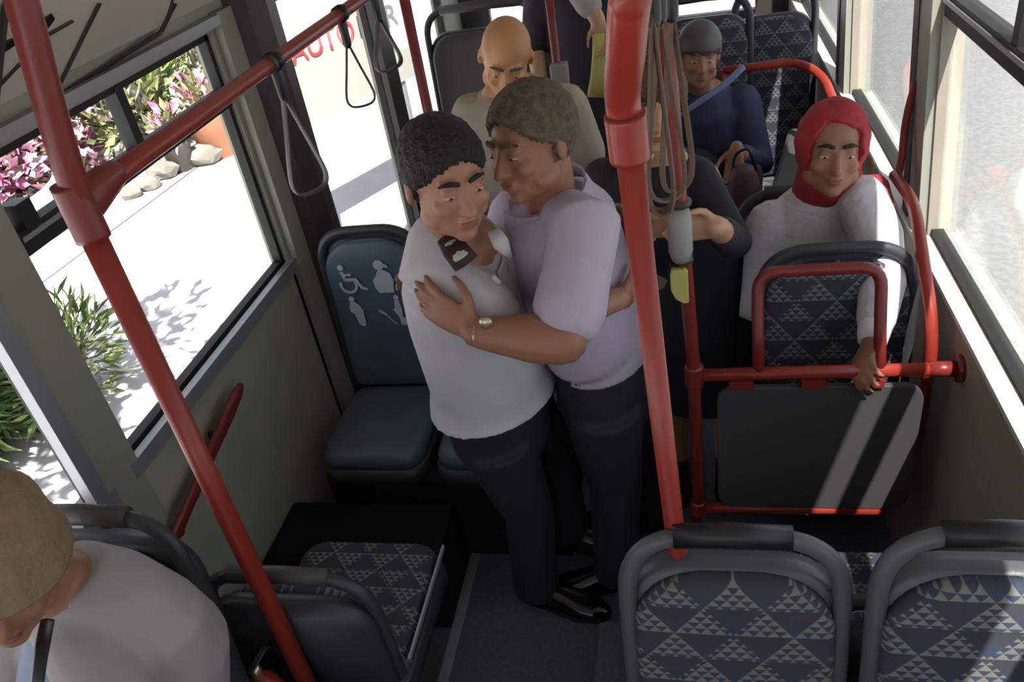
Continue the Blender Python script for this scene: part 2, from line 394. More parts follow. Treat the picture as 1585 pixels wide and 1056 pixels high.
for i,(px,py,R,lb) in enumerate(((10,345,(.7,.9,.55),'pink blossoming shrub outside, leftmost in the vent window'),(70,300,(.8,1.0,.62),'pink blossoming shrub outside, beside the front pole top'),(150,262,(.7,1.0,.72),'pink blossoming shrub outside, next to the vent window mullion'))):
    bush('flowering_shrub', lb, 'shrub', atz(px,py,GZ)+V((-.2,0,0)), R, 1500, .13, .05, ['pink','pink','pink','leafd','fence'], g)
for i,(px,py,R,lb) in enumerate(((330,160,(1.0,1.5,.9),'tall olive palm-like shrub outside, in the right half of the vent window'),(300,110,(.9,1.6,1.3),'olive shrub behind the white pergola outside'),(250,225,(.4,.8,.5),'low pale green shrub at the foot of the white fence'))):
    bush('garden_shrub', lb, 'shrub', atz(px,py,GZ), R, 900, .26, .04, ['leafd','leafd','fence','leaf'], 'olive shrubs beyond the paving')
# picket fence
t = thing('picket_fence', 'white picket fence with rails behind the pale paving', 'fence', atz(150,215,GZ))
A = atz(60,260,GZ)+V((-.3,0,0)); B = atz(330,120,GZ)+V((-.2,0,0)); D = (B-A)
for z in (.35,.95):
    bm = bmesh.new(); prism(bm, [A+V((0,0,z)), B+V((0,0,z)), B+V((0,0,z+.07)), A+V((0,0,z+.07))], D.cross(V((0,0,1))).normalized()*.04); link('rail', bm, 'fence', t)
nP = 34
for i in range(nP):
    p = A+D*(i/(nP-1)); bm = bmesh.new(); u = D.normalized()
    prism(bm, [p-u*.05, p+u*.05, p+u*.05+V((0,0,1.15)), p+V((0,0,1.25)), p-u*.05+V((0,0,1.15))], D.cross(V((0,0,1))).normalized()*.025)
    link('picket', bm, 'fence', t)
# pergola with roof slats behind
base = atz(262,165,GZ)+V((-.5,0,0)); t = thing('garden_pergola', 'white slatted garden pergola outside the vent window', 'pergola', base)
for dx, dy in ((0,0),(1.1,.5),(-.4,1.6),(.9,2.2)):
    bm = bmesh.new(); box(bm, base+V((dx-.06,dy-.06,0)), base+V((dx+.06,dy+.06,1.7))); link('post', bm, 'fence', t)
for k in range(7):
    bm = bmesh.new(); a = base+V((-.9,-.3+k*.42,1.7)); box(bm, a, a+V((2.6,.09,.12))); link('slat', bm, 'fence' if k%2 else 'rock', t)
bm = bmesh.new(); box(bm, base+V((-.6,1.5,0)), base+V((1.2,1.56,1.3))); link('back_panel', bm, 'fence', t)
# pots
def pot(p, r, h, label, m='terra'):
    t = thing('plant_pot', label, 'plant pot', p, 'pots along the paving edge')
    bm = bmesh.new(); loft(bm, [p+V((0,0,.0)), p+V((0,0,h*.9)), p+V((0,0,h))], [(r*.7,)*2,(r,)*2,(r*1.1,)*2], n=20, round_cap=False); link('bowl', bm, m, t, smooth=True)
    bm = bmesh.new(); leaves(bm, p+V((0,0,h+.12)), (r*1.1,r*1.1,.2), 160, .14, .03, 1, 2); link('plant', bm, ['pink','leafd'], t)
pot(atz(345,238,GZ), .27, .50, 'round pale terracotta pot with plant, outside behind the red handrail')
pot(atz(372,205,GZ)+V((0,.2,0)), .22, .42, 'smaller terracotta pot beyond the round pot outside')
pot(atz(285,262,GZ), .16, .3, 'small dark pot with plant at the paving edge outside', 'rubg')
for i,(px,py,r) in enumerate(((255,275,.17),(232,292,.13),(318,252,.2),(205,305,.12),(270,262,.1))):
    p = atz(px,py,GZ); bm = bmesh.new(); vv = ell(bm, p+V((0,0,r*.45)), (r,r*.8,r*.6))
    for v in vv: v.co += V((random.gauss(0,1),random.gauss(0,1),random.gauss(0,1)))*r*.06
    tag(link('garden_rock', bm, 'rock'), ['biggest left grey rock at the paving edge','grey rock left of the biggest pair at the paving edge','pale grey rock beside the round pot','leftmost small grey rock on the paving edge','small grey rock between two larger rocks'][i], 'rock', 'rocks along the paving edge')
# low white planter kerb
p = atz(62,372,GZ); t = thing('garden_planter', 'low rounded white planter outside, low in the leftmost vent window', 'planter', p)
bm = bmesh.new(); pts = smoothpath([p+V((-.9,-.9,.12)), p+V((-.2,-.5,.16)), p+V((.05,.2,.18)), p+V((-.25,.9,.16)), p+V((-.9,1.3,.12))], 5)
loft(bm, pts, [(.2,.16)]*len(pts), side=(0,0,1), n=12); link('curb', bm, 'carw', t, smooth=True)
bm = bmesh.new(); loft(bm, [p+V((-.75,.2,.0)), p+V((-.75,.2,.2))], [.74,.70], n=20, round_cap=False); link('soil', bm, 'rock', t)
# tree: outside left, its crown shades the paving near the window
tb = V((-4.3,1.4,GZ)); 
tb2 = atz(150,560,GZ) - V((SUND.x,SUND.y,0))*(3.1/abs(SUND.z))
t = thing('shade_tree', 'roadside tree whose leafy crown shades the paving by the bus', 'tree', V((-4.6,tb2.y,GZ)))
bm = bmesh.new(); r0 = V((-4.6,tb2.y,GZ)); cr = V((tb2.x,tb2.y,GZ+3.1))
loft(bm, [r0, r0+V((.05,0,1.4)), cr+V((-.3,0,-.2))], [.10,.08,.04]); link('trunk', bm, 'wood', t, smooth=True)
bm = bmesh.new(); leaves(bm, cr, (.6,1.0,.3), 700, .16, .04); leaves(bm, cr+V((1.0,.1,-.1)), (.28,.4,.16), 170, .16, .04); leaves(bm, cr+V((.2,-1.1,0)), (.6,.6,.3), 420, .16, .04); link('crown', bm, 'leaf', t)
# lettered sign board outside the rear door + grey patches on the paving
base = atz(470,175,GZ); a0 = at(438,92,base.y+1.6) 
sp = 5.4; o0 = at(452,96,sp); u = (at(610,48,sp+.9)-o0); u.z = 0; u.normalize()
t = thing('sign_board', 'pale roadside board with red and grey capital letters, seen past the red handrail', 'sign', (o0.x,o0.y,GZ))
nrm = u.cross(V((0,0,1))).normalized()
nrm = nrm if nrm.dot(V((0,0,CAMH))-o0) > 0 else -nrm
Lb = (at(610,48,sp+.9)-o0).length
bm = bmesh.new(); q = o0-u*.25; prism(bm, [q+V((0,0,-.45)), q+u*(Lb+.4)+V((0,0,-.45)), q+u*(Lb+.4)+V((0,0,.5)), q+V((0,0,.5))], -nrm*.04); link('board', bm, 'fence', t)
for k in (0,Lb):
    bm = bmesh.new(); q = o0+u*k-nrm*.04; loft(bm, [V((q.x,q.y,GZ)), V((q.x,q.y,o0.z-.2))], [.03,.03], round_cap=False); link('post', bm, 'alu', t)
def text(s_, loc, u_, up_, size, m, parent, name='lettering', ext=.003):
    cu = bpy.data.curves.new(name,'FONT'); cu.body = s_; cu.size = size; cu.extrude = ext; cu.align_x = 'LEFT'
    tmp = bpy.data.objects.new(name, cu); COL.objects.link(tmp); dg = bpy.context.evaluated_depsgraph_get(); dg.update()
    me = bpy.data.meshes.new_from_object(tmp.evaluated_get(dg)); wd = max(v.co.x for v in me.vertices)
    n = u_.cross(up_).normalized(); R4 = Matrix((( u_.x,up_.x,n.x,0),(u_.y,up_.y,n.y,0),(u_.z,up_.z,n.z,0),(0,0,0,1)))
    me.transform(Matrix.Translation(V(loc)-ROOT.get(parent.name, V((0,0,0)))) @ R4)
    bpy.data.objects.remove(tmp); me.materials.append(MT[m]); o = bpy.data.objects.new(name, me); COL.objects.link(o); o.parent = parent; ROOT[o.name] = ROOT.get(parent.name)
    return wd
size = Lb/4.6
w1_ = text('AUTO', o0+nrm*.004-V((0,0,.02)), u, V((0,0,1)), size, 'sred', t)
text('KAR', o0+nrm*.004-V((0,0,.02))+u*(w1_+.04), u, V((0,0,1)), size, 'sgrey', t)
g = 'flat grey patches on the paving'
bm = bmesh.new(); random.seed(3)
for i in range(120):
    px = random.uniform(440,520); py = random.uniform(0,135); c = atz(px,py,GZ); r = random.uniform(.08,.2)
    v = [bm.verts.new(c+V((math.cos(k)*r*random.uniform(.5,1), math.sin(k)*r*random.uniform(.8,1.8), .004))) for k in (0,1,2,3,4,5)]; bm.faces.new(v)
o = link('grey_patches', bm, 'rock'); tag(o, 'scatter of flat grey patches on the paving beyond the rear door', 'leaves', kind='stuff')  # irregular flat grey shapes scattered just above the paving
# low wall on the road side (far edge)
bm = bmesh.new(); box(bm, (9,-10,GZ), (9.3,50,GZ+.4)); struct('ground_kerb', bm, 'kerb')
# ------------------------------------------------------------------ SEATS
def seat(kind, label, loc, rz=0, w=.42, zt=.66, cz=0.0, group=None, fabm='fab', shell='plast', tilt=.10, pods=True, handle=True, cush=True, hole=False, name='bus_seat', xs=1, fr_r=.0155, cm=None):
    """seat facing -y locally; cz = cushion top height above loc.z; zt = backrest height above cushion"""
    h = w/2; t = thing(name, label, 'seat', loc, group)
    L = V(loc); Rm = Matrix.Rotation(rz,4,'Z'); TB = Matrix.Translation(L+V((0,0,cz))) @ Rm
    TT = TB @ Matrix.Translation(V((0,.02,0))) @ Matrix.Rotation(-tilt,4,'X')
    def mk(name, fn, m, parent=t, **k):
        bm = bmesh.new(); fn(bm); o = link(name, bm, m, parent, **k); return o
    hl = zt*.865 if handle else zt*.955
    # upholstery as separate local mesh (object coords drive the cloth pattern)
    def local(name, outline, m, y0, th, T, soft=.02, f=lambda x,z:0):
        bm = bmesh.new(); pad(bm, outline, y0, th, soft, f); bmesh.ops.recalc_face_normals(bm, faces=bm.faces)
        me = bpy.data.meshes.new(name); bm.to_mesh(me); bm.free(); me.materials.append(MT[m]); me.polygons.foreach_set('use_smooth',[True]*len(me.polygons))
        o = bpy.data.objects.new(name, me); COL.objects.link(o); o.parent = t; o.matrix_parent_inverse = Matrix.Identity(4)
        o.matrix_local = Matrix.Translation(-L) @ T; ROOT[o.name] = L; return o
    ol = rrect(-h+.022, h-.022, .02, hl-.005, .125, 8, .03)
    local('upholstery', ol, fabm, 0, .035, TT, .018)
    # shell: back pan
    def pan(bm): pad(bm, rrect(-h+.01, h-.01, -.06, hl+.004, .105, 6, .05), .045, .048, .012, T=TT)
    mk('back_shell', pan, shell, smooth=True)
    def arch(bm):
        z0 = .02; pts = rtube([(-h+.012,-.005,z0),(-h+.012,-.005,zt),(h-.012,-.005,zt),(h-.012,-.005,z0)], .135, 12)
        loft(bm, [TT @ V(p) for p in pts], [(fr_r,fr_r*1.15)]*len(pts), side=(0,1,0), n=12)
    mk('frame', arch, shell, smooth=True)
    if handle:
        def gr(bm): loft(bm, [TT @ V(p) for p in ((-h+.10,-.006,zt),(0,-.006,zt+.004),(h-.10,-.006,zt))], [(.021,.024)]*3, side=(0,1,0), n=14, round_cap=False)
        mk('handle', gr, 'blackp' if shell!='plast' else 'rubg', smooth=True)
    if cush:
        TC = TB @ Matrix.Rotation(math.radians(-90),4,'X')  # outline x,z -> x, +y ; front(-y) -> +z
        TC = TB @ Matrix(((1,0,0,0),(0,0,1,0),(0,-1,0,0),(0,0,0,1)))
        oc = rrect(-h+.012, h-.012, -.43, -.0, .06, 6, .07)
        local('cushion', oc, fabm, .035, .06, TC, .025)
        def cs(bm): pad(bm, rrect(-h, h, -.445, .05, .05, 6, .075), .095, .06, .012, T=TC)
        mk('cushion_shell', cs, shell, smooth=True)
        if pods:
            def pd(bm):
                obox(bm, TB @ V((0,-.2,-.10-(cz-.1)/2)), (w*.6,.30,cz-.1), Rm.to_3x3())
            mk('pedestal', pd, 'rubg')
    return t
def red(name, label, cat, paths, r=.0175, m='red', loc=None, fit=(), parts='tube'):
    t = thing(name, label, cat, loc or paths[0][0])
    for p in paths:
        bm = bmesh.new(); tube(bm, p, r, 16); link(parts, bm, m, t, smooth=True)
    return t
def collar(t, p, d, r=.024, L=.06, m='red', name='joint'):
    d = V(d).normalized(); bm = bmesh.new(); tube(bm, [V(p)-d*L/2, V(p)-d*L*.42, V(p)+d*L*.42, V(p)+d*L/2], r, 16); return link(name, bm, m, t, smooth=True)

# foreground right pair (face the camera, on the platform)
FS = .95
seat('f', 'left of the two foreground patterned seats, thick red pole behind its handle', (.055,.93,.20), w=.40, zt=.575, cz=.42, shell='plastl', group='foreground patterned seats', tilt=.12)
seat('f', 'patterned seat in the foreground beside the right wall, with bright sunlight across its cloth', (.462,.90,.21), w=.365, zt=.61, cz=.42, shell='plastl', group='foreground patterned seats', tilt=.12)
# rear-facing pair behind them
seat('f', 'rear-facing seat behind the left foreground seat, cloth glimpsed through the handle gap', (.06,1.20,.22), rz=math.pi, w=.40, zt=.40, cz=.24, group='rear-facing seats')
seat('f', 'rear-facing seat by the right wall, its sunlit cushion seen between the foreground seats', (.43,1.20,.22), rz=math.pi, w=.40, zt=.42, cz=.24, group='rear-facing seats')
# mid right seat behind red bar
seat('m', 'dark patterned seat inside a red hoop behind the grey partition', (.385,1.98,.0), w=.42, zt=.635, cz=.56, handle=False, tilt=.06, cush=False)
# seat of scarf passenger
seat('m', 'seat under the passenger in the red headscarf', (.38,2.66,.0), w=.44, zt=.55, cz=.5, tilt=.1)
# left: hat passenger's seat and rear-facing one
seat('l', 'seat with looped grey handle holding the passenger in the sun hat', (-1.25,.92,.185), w=.44, zt=.60, cz=.44, shell='plast', fabm='plast', tilt=.12)
rs = seat('l', 'rear-facing seat with patterned cushion beside the dark box, left of the aisle', (-.985,1.19,.0), rz=math.pi, w=.46, zt=.40, cz=.46, shell='plast', tilt=.03)
bm = bmesh.new(); box(bm, (-.757,1.21,.475), (-.750,1.60,.490)); link('side_rim', bm, 'alu', rs)
# priority seats
pg = 'blue vinyl priority seats'
p1 = seat('p', 'blue vinyl priority seat with four white pictograms by the left window', (-1.13,2.42,.0), w=.40, zt=.67, cz=.46, fabm='blue', group=pg, tilt=.06, pods=False, handle=False, name='priority_seat')
p2 = seat('p', 'blue vinyl priority seat mostly hidden behind the man in the white shirt', (-.70,2.42,.0), w=.40, zt=.67, cz=.46, fabm='blue', group=pg, tilt=.06, pods=False, handle=False, name='priority_seat')
def panelpt(x, z): return V((-1.085+x, 2.385+math.sin(.06)*z*1.0, .45+z))
def picto(name, polys, x0, z0, s):
    bm = bmesh.new()
    for pl in polys:
        pts = [V((-1.13+x0+x*s, 2.44-.035+.06*(z0+z*s) - .007, .46+z0+z*s)) for x, z in pl]
        prism(bm, pts, (0,-.003,0))
    o = link(name, bm, 'picto', p1); return o
def ringp(cx_, cz_, r, w_, a0, a1, k=14):
    o = [(cx_+r*math.cos(math.radians(a0+(a1-a0)*i/k)), cz_+r*math.sin(math.radians(a0+(a1-a0)*i/k))) for i in range(k+1)]
    i_ = [(cx_+(r-w_)*math.cos(math.radians(a0+(a1-a0)*i/k)), cz_+(r-w_)*math.sin(math.radians(a0+(a1-a0)*i/k))) for i in range(k+1)]
    return [[o[j],o[j+1],i_[j+1],i_[j]] for j in range(k)]
def disc(cx_, cz_, r, k=14): return [(cx_+r*math.cos(i*2*math.pi/k), cz_+r*math.sin(i*2*math.pi/k)) for i in range(k)]
wheelch = ringp(.45,.33,.33,.09,-200,30,18)+[disc(.30,1.0,.11),[(.24,.84),(.36,.84),(.42,.50),(.72,.50),(.90,.12),(1.06,.18),(1.02,.24),(.94,.22),(.78,.58),(.44,.60),(.42,.70),(.62,.70),(.62,.76),(.40,.78),(.24,.50)][:3]+[(.34,.48)],
  [(.34,.48),(.34,.58),(.78,.58),(.74,.48)],[(.70,.54),(.78,.58),(.98,.20),(.88,.16)],[(.9,.16),(.94,.26),(1.12,.18),(1.12,.10)],[(.38,.68),(.38,.76),(.62,.76),(.62,.68)]]
mother = [disc(.42,.98,.17),[(.38,.82),(.56,.80),(.74,.68),(.80,.45),(.74,.02),(.25,.02),(.14,.25),(.14,.48),(.24,.58),(.30,.72)],[(.52,1.05),(.70,.96),(.72,.88),(.56,.90)]]
elder = [disc(.30,1.06,.10),[(.22,.94),(.38,.96),(.56,.76),(.62,.62),(.60,.05),(.48,.0),(.36,.10),(.30,.48),(.16,.60),(.16,.74)]]
cane = [disc(.50,1.06,.09),[(.42,.96),(.56,.96),(.62,.60),(.58,.35),(.72,.18),(.68,.0),(.48,.02),(.48,.28),(.36,.52),(.30,.60),(.38,.66)],[(-.22,.56),(-.18,.62),(.06,.44),(.02,.38)],[(.0,.40),(.28,.06),(.36,.02),(.06,.38)]]
s_ = .105
picto('wheelchair_symbol', wheelch, -.14, .44, s_); picto('mother_and_child_symbol', mother, -.01, .435, s_*1.1)
picto('elder_symbol', elder, -.13, .30, s_*1.05); picto('walking_stick_symbol', cane, .022, .30, s_*1.05)
bm = bmesh.new(); box(bm, (-1.31,1.99,0), (-.45,2.55,.375)); t = link('seat_box', bm, 'box', bevel=.01); tag(t, 'dark box carrying the two blue priority seats', 'seat base')
# dark wheel arch step between bench and rear-facing cushion
bm = bmesh.new(); prism(bm, [(-1.455,1.66,0),(-1.455,1.66,.30),(-1.455,1.96,.30),(-1.455,1.96,0)], (.62,0,0)); t = link('wheel_arch_box', bm, 'box', bevel=.015); tag(t, 'black wheel arch cover in front of the priority seats, beside the aisle strip', 'cover')
# ------------------------------------------------------------------ RED POLES AND RAILS
# front left pole with bent top and rail
px0, py0 = -.978, 1.09
def fit_pole(): pass
lp = thing('handrail_pole', 'red pole crossing the left window, bent at its top, nearest the camera on the left', 'pole', (px0,py0,.22))
bm = bmesh.new(); tube(bm, [(px0,py0,.22),(px0,py0,1.86)], .022, 18); link('lower_tube', bm, 'red', lp, smooth=True)
bm = bmesh.new(); tube(bm, [V((px0,py0,1.84)), V((px0+.022,py0,1.97)), V((px0+.045,py0,2.08)), V((px0+.07,py0,2.2)), V((px0+.09,py0,2.40))], .0235, 18, smooth=5); link('upper_tube', bm, 'redd', lp, smooth=True)
collar(lp, (px0,py0,1.85), (0,0,1), .029, .10, 'redd')
collar(lp, (px0,py0,.235), (0,0,1), .04, .02, 'redd', 'floor_flange')
rx, rz_ = -.965, 1.872
rl = thing('overhead_rail', 'long red overhead rail running along the left windows', 'handrail', (rx,1.0,rz_))
bm = bmesh.new(); tube(bm, [(px0,py0+.01,1.865),(rx,py0+.16,rz_),(rx,3.1,rz_)], .0185, 16); link('tube', bm, 'red', rl, smooth=True)
bm = bmesh.new(); loft(bm, [(px0,py0+.01,1.86),(rx-.005,py0+.10,rz_)], [(.042,.026),(.024,.022)], side=(0,0,1)); link('tee_joint', bm, 'redd', rl, smooth=True)
collar(rl, (rx,1.86,rz_), (0,1,0), .0215, .05, 'rubg', 'stop_ring'); 
# rail drop pole at the rear door
rp = red('handrail_pole', 'red pole beside the rear door, left of the bald passenger', 'pole', [[(-.93,2.86,0),(-.93,2.86,2.38)]], .019, 'redd')
collar(rp, (-.93,2.86,1.90), (0,0,1), .025, .07, 'redd')
bm = bmesh.new(); tube(bm, [(rx,3.02,rz_),(-.93,2.86,rz_)], .015); link('arm', bm, 'redd', rp, smooth=True)
rp2 = red('handrail_pole', 'thin red pole behind the bald passenger with a pale bell box on it', 'pole', [[(-.50,3.3,0),(-.50,3.3,2.38)]], .0175, 'redd')
bm = bmesh.new(); box(bm, (-.525,3.255,1.28), (-.455,3.31,1.42)); link('bell_box', bm, 'grey', rp2, bevel=.008)
# thick pole right of the couple
bx, by = -.035, 1.05
bP0 = at(1052,885,1.05); bP1 = at(968,188,.97)
bp_ = thing('handrail_pole', 'thick red pole beside the hugging men, behind the left foreground seat', 'pole', (bx,by,.22))
bm = bmesh.new(); tube(bm, [(bx+.02,by+.01,.22),bP0,bP1], .0175, 18); link('lower_tube', bm, 'red', bp_, smooth=True)
bm = bmesh.new(); tube(bm, [bP1-(bP1-bP0).normalized()*.03, bP1+(bP1-bP0).normalized()*.03, at(968,90,.90), at(974,10,.86), at(985,-60,.85), V((.02,.84,2.42))], .0215, 18, smooth=5); link('upper_tube', bm, 'red', bp_, smooth=True)
collar(bp_, at(971,212,.973), bP1-bP0, .0255, .06)
# thin pole with validator
tx, ty = .0, 1.78
tp = red('handrail_pole', 'thinner red pole joined to the partition bar, gripped by the person in black', 'pole', [[(tx,ty,0),(tx,ty,.98),at(1035,105,ty),at(1028,20,ty)*1.0,V((-.05,ty,2.40))]], .0175, 'redd')
collar(tp, (tx,ty,.972), (0,0,1), .025, .06, 'redd'); collar(tp, (tx,ty,.48), (0,0,1), .024, .05, 'redd')
# partition frame
pf = thing('partition_frame', 'red tube frame around the dark grey partition panel', 'frame', (tx,ty,.48))
bm = bmesh.new(); tube(bm, [(tx,ty,.972),(XR-.02,ty,.975)], .0175, 16); link('top_bar', bm, 'red', pf, smooth=True)
bm = bmesh.new(); tube(bm, [(XR-.075,ty,.975),(XR-.012,ty,.975)], .020, 16); link('end_sleeve', bm, 'redd', pf, smooth=True)
bm = bmesh.new(); tube(bm, [(XR-.012,ty,.975),(XR,ty,.975)], .036, 20); link('wall_flange', bm, 'redd', pf, smooth=True)
bm = bmesh.new(); tube(bm, [(tx,ty,.478),(.52,ty,.478)], .015, 16); link('bottom_bar', bm, 'red', pf, smooth=True)
bm = bmesh.new(); tube(bm, rtube([(.165,ty+.0,.975),(.165,ty+.06,1.12),(.165,ty+.09,1.225),(.46,ty+.09,1.225),(.46,ty+.06,1.12),(.46,ty+.0,.975)], .06, 6), .0155, 14); link('hoop', bm, 'redd', pf, smooth=True)
for x in (.12,.30,.44):
    bm = bmesh.new(); box(bm, (x-.03,ty-.022,.935), (x+.03,ty+.012,.958)); link('clamp', bm, 'redd', pf)
bm = bmesh.new(); pts = rrect(.058,.572,.492,.932,.05,6)
prism(bm, [(x,ty-.012,z) for x,z in pts], (0,.02,0)); pp = link('partition_panel', bm, 'panel', bevel=.003); tag(pp, 'dark grey rounded partition panel hung under the red bar', 'panel')
# right wall curved handrail beside scarf passenger
wr = red('wall_handrail', 'curved bright red handrail on the right wall beside the scarf passenger', 'handrail', [rtube([(.60,1.86,.70),(.60,1.86,1.02),(.585,2.0,1.18),(.60,2.18,1.24),(.60,2.42,1.22)], .10, 6)], .0165)
bm = bmesh.new(); tube(bm, rtube([(.60,2.40,1.22),(.62,2.44,1.24),(.632,2.50,1.36),(.655,2.53,1.46)],.06), .011); link('riser', bm, 'redd', wr, smooth=True)
# slanted wall rail under left window
q0, q1 = atx(372,598,XL+.055), atx(262,850,XL+.055)
sr = thing('wall_handrail', 'slanted flat red handrail on the left wall under the window', 'handrail', q1)
bm = bmesh.new(); dd = (q0-q1).normalized(); 
loft(bm, [q1, q1+(q0-q1)*.5, q0-dd*.10, q0-dd*.03+V((0,0,-.0)), q0], [(.012,.022),(.012,.023),(.013,.028),(.013,.024),(.011,.012)], side=(1,0,0), n=14); link('grip', bm, 'redd', sr, smooth=True)
for f in (.12,.72):
    p = q1+(q0-q1)*f+V((0,0,-.02)); bm = bmesh.new(); tube(bm, [p, V((XL+.0,p.y,p.z-.01))], .013); b_ = link('bracket', bm, 'redd', sr, smooth=True)
    bm = bmesh.new(); ell(bm, V((XL+.012,p.y+.03,p.z-.03)), (.008,.012,.012)); link('screw', bm, 'grey', b_)
# far red curved rail
fr_ = red('wall_handrail', 'far red rail bending down beside the engine cover at right', 'handrail', [rtube([(.16,3.62,1.22),(.46,3.62,1.23),(.55,3.5,1.20),(.585,3.2,1.10),(.60,2.95,1.02)], .10, 6)], .018)
bm = bmesh.new(); tube(bm, [(.16,3.62,1.22),(.16,3.62,.5)], .017); link('tube', bm, 'redd', fr_, smooth=True)
bm = bmesh.new(); tube(bm, [(.585,3.2,1.10),(.5,3.2,1.08)], .012); link('bracket', bm, 'redd', fr_, smooth=True)
# validator, bell
t = thing('ticket_reader', 'grey ticket reader box clamped on the thinner red pole', 'ticket reader', (tx,ty-.03,1.36)) if False else None
_q = at(1035,105,ty)
def TP(z): f = (z-.98)/(_q.z-.98); return V((tx,ty,.98))*(1-f)+_q*f
ty0, tx0 = ty, tx; tx, ty = TP(1.40).x, TP(1.40).y
vb = thing('stop_button_box', 'grey plastic box clamped on the thinner red pole beside a hand', 'button box', (tx,ty,1.36))
bm = bmesh.new(); loft(bm, [(tx-.005,ty-.02,1.335),(tx-.005,ty-.022,1.36),(tx-.005,ty-.022,1.44),(tx-.005,ty-.02,1.465)], [(.022,.020),(.029,.027),(.028,.027),(.024,.022)], n=16, round_cap=False); link('housing', bm, 'grey', vb, smooth=True)
for z in (1.475,1.325): 
    bm = bmesh.new(); tube(bm, [(tx,ty,z-.006),(tx,ty,z+.006)], .024); link('clamp', bm, 'rubg', vb, smooth=True)
tx, ty = tx0, ty0
yb = thing('stop_button', 'yellow stop button plate lower on the thinner red pole', 'button', (tx-.02,ty-.02,1.2))
c0 = at(1052,443,ty-.03)
bm = bmesh.new(); pts = [(-.018,.045),(.014,.045),(.021,.035),(.021,-.05),(.008,-.052),(-.012,-.038),(-.022,-.012),(-.022,.028)]
prism(bm, [c0+V((x,0,z)) for x,z in pts], (0,.018,0)); link('plate', bm, 'yellow', yb, bevel=.003)
bm = bmesh.new(); prism(bm, [c0+V((x*1.25,.017,z*1.12)) for x,z in pts], (0,.012,0)); link('backing', bm, 'blackp', yb)
# ------------------------------------------------------------------ HAND STRAPS
def hang(label, p, L, W, wd=.013, m='strap', sway=(0,0), group='hand straps on the overhead rail', yaw=.6):
    p = V(p); t = thing('hand_strap', label, 'hand strap', p, group)
    bm = bmesh.new(); tube(bm, [p+V((0,-.014,0)), p+V((0,.014,0))], .025, 14); link('rail_clip', bm, 'blackp', t, smooth=True)
    bm = bmesh.new(); loft(bm, [p+V((0,0,-.02)), p+V((sway[0]*.1,sway[1]*.1,-.085))], [(.013,.017),(.012,.014)], n=10); link('clamp', bm, 'blackp', t, smooth=True)
    c, s = math.cos(yaw), math.sin(yaw); pts = []
    prof = [(0,.0),(.22,.18),(.55,.45),(.90,.72),(1,.88),(.72,.975),(0,1.0)]
    prof = prof+[(-a,b) for a,b in prof[-2::-1]]
    pts = [p+V((W/2*a*c+sway[0]*b, W/2*a*s+sway[1]*b, -.075-(L-.075)*b)) for a,b in prof]
    bm = bmesh.new(); pp_ = smoothpath(pts, 5); loft(bm, pp_, [(wd,.0035)]*len(pp_), side=(s*-1,c,0), n=8, round_cap=False); link('loop', bm, m, t, smooth=True)
    return t
ys = [at(425,100,1)[1]]
def onrail(px, py):
    # rail point at which the ray passes closest
    best = min(((atx(px,py,rx)-V((rx,y,rz_))).length, y) for y in np.arange(1.2,3.2,.01)); return V((rx,best[1],rz_))
hang('dark strap hanging in front of the grey window pillar', onrail(424,98), .34, .10, .014, 'grip', yaw=.9)
hang('black strap hanging against the bright rear door glass, thin open loop', onrail(532,42), .27, .085, .007, 'strap', yaw=.5)
hang('dark strap hanging in front of the rear door frame', onrail(582,8), .25, .10, .014, 'grip', yaw=.9)
hang('brown strap nearest the thick pole, hanging from the ceiling bar', at(1004,-80,1.12), .36, .035, .016, 'cord', group='brown straps at the middle poles', yaw=.1)
hang('brown strap hanging just right of the thick pole, longer loop', at(1016,-70,1.28), .38, .06, .008, 'cord', group='brown straps at the middle poles', yaw=.3)
hang('brown strap wound beside the thinner red pole', at(1036,-60,1.45), .40, .07, .008, 'cord', group='brown straps at the middle poles', yaw=.7)
cb = red('overhead_rail', 'short overhead rail carrying the brown straps above the middle poles', 'handrail', [[at(1003,-85,1.08)*1.0,at(1044,-55,1.55)*1.0]], .016, 'redd')
# ------------------------------------------------------------------ FAR SEATS, boxes
FG = 'tall dark seats at the rear'
seat('b', 'tall dark seat behind the bald passenger, with oval handle hole by the rear door window', (-1.02,4.25,.0), w=.62, zt=.85, cz=.62, fabm='rubg', tilt=.06, group=FG, name='rear_seat')
seat('b', 'tall dark seat right of the thin pole behind the bald passenger', (-.36,4.3,.0), w=.62, zt=.85, cz=.62, fabm='rubg', tilt=.06, group=FG, name='rear_seat')
seat('b', 'dark blue seat behind the passenger in the navy jacket', (.10,3.95,.0), w=.42, zt=.70, cz=.75, fabm='fab', tilt=.06, group=FG, name='rear_seat')
seat('b', 'patterned rear seat beside the right window with a bright stripe of sunlight', (.43,4.2,.0), w=.40, zt=.95, cz=.45, fabm='fab', tilt=.06, group=FG, name='rear_seat')
bm = bmesh.new(); prism(bm, [(.28,2.93,0),(.645,2.93,0),(.645,3.74,0),(.45,3.74,0)], (0,0,.90)); e = link('engine_cover', bm, 'panel', bevel=.02); tag(e, 'grey engine cover between the scarf passenger and the rear right seats', 'cover')
g = 'ribbed step treads'
for i,z in enumerate((.30,.42,.54)):
    bm = bmesh.new(); box(bm, (.02,3.0+i*.12,0), (.27,3.11+i*.12,z)); o = link('aisle_step', bm, 'alu'); tag(o, ['lowest bright step beside the grey engine cover','middle bright step beside the grey engine cover','top bright step beside the grey engine cover'][i], 'step', g)

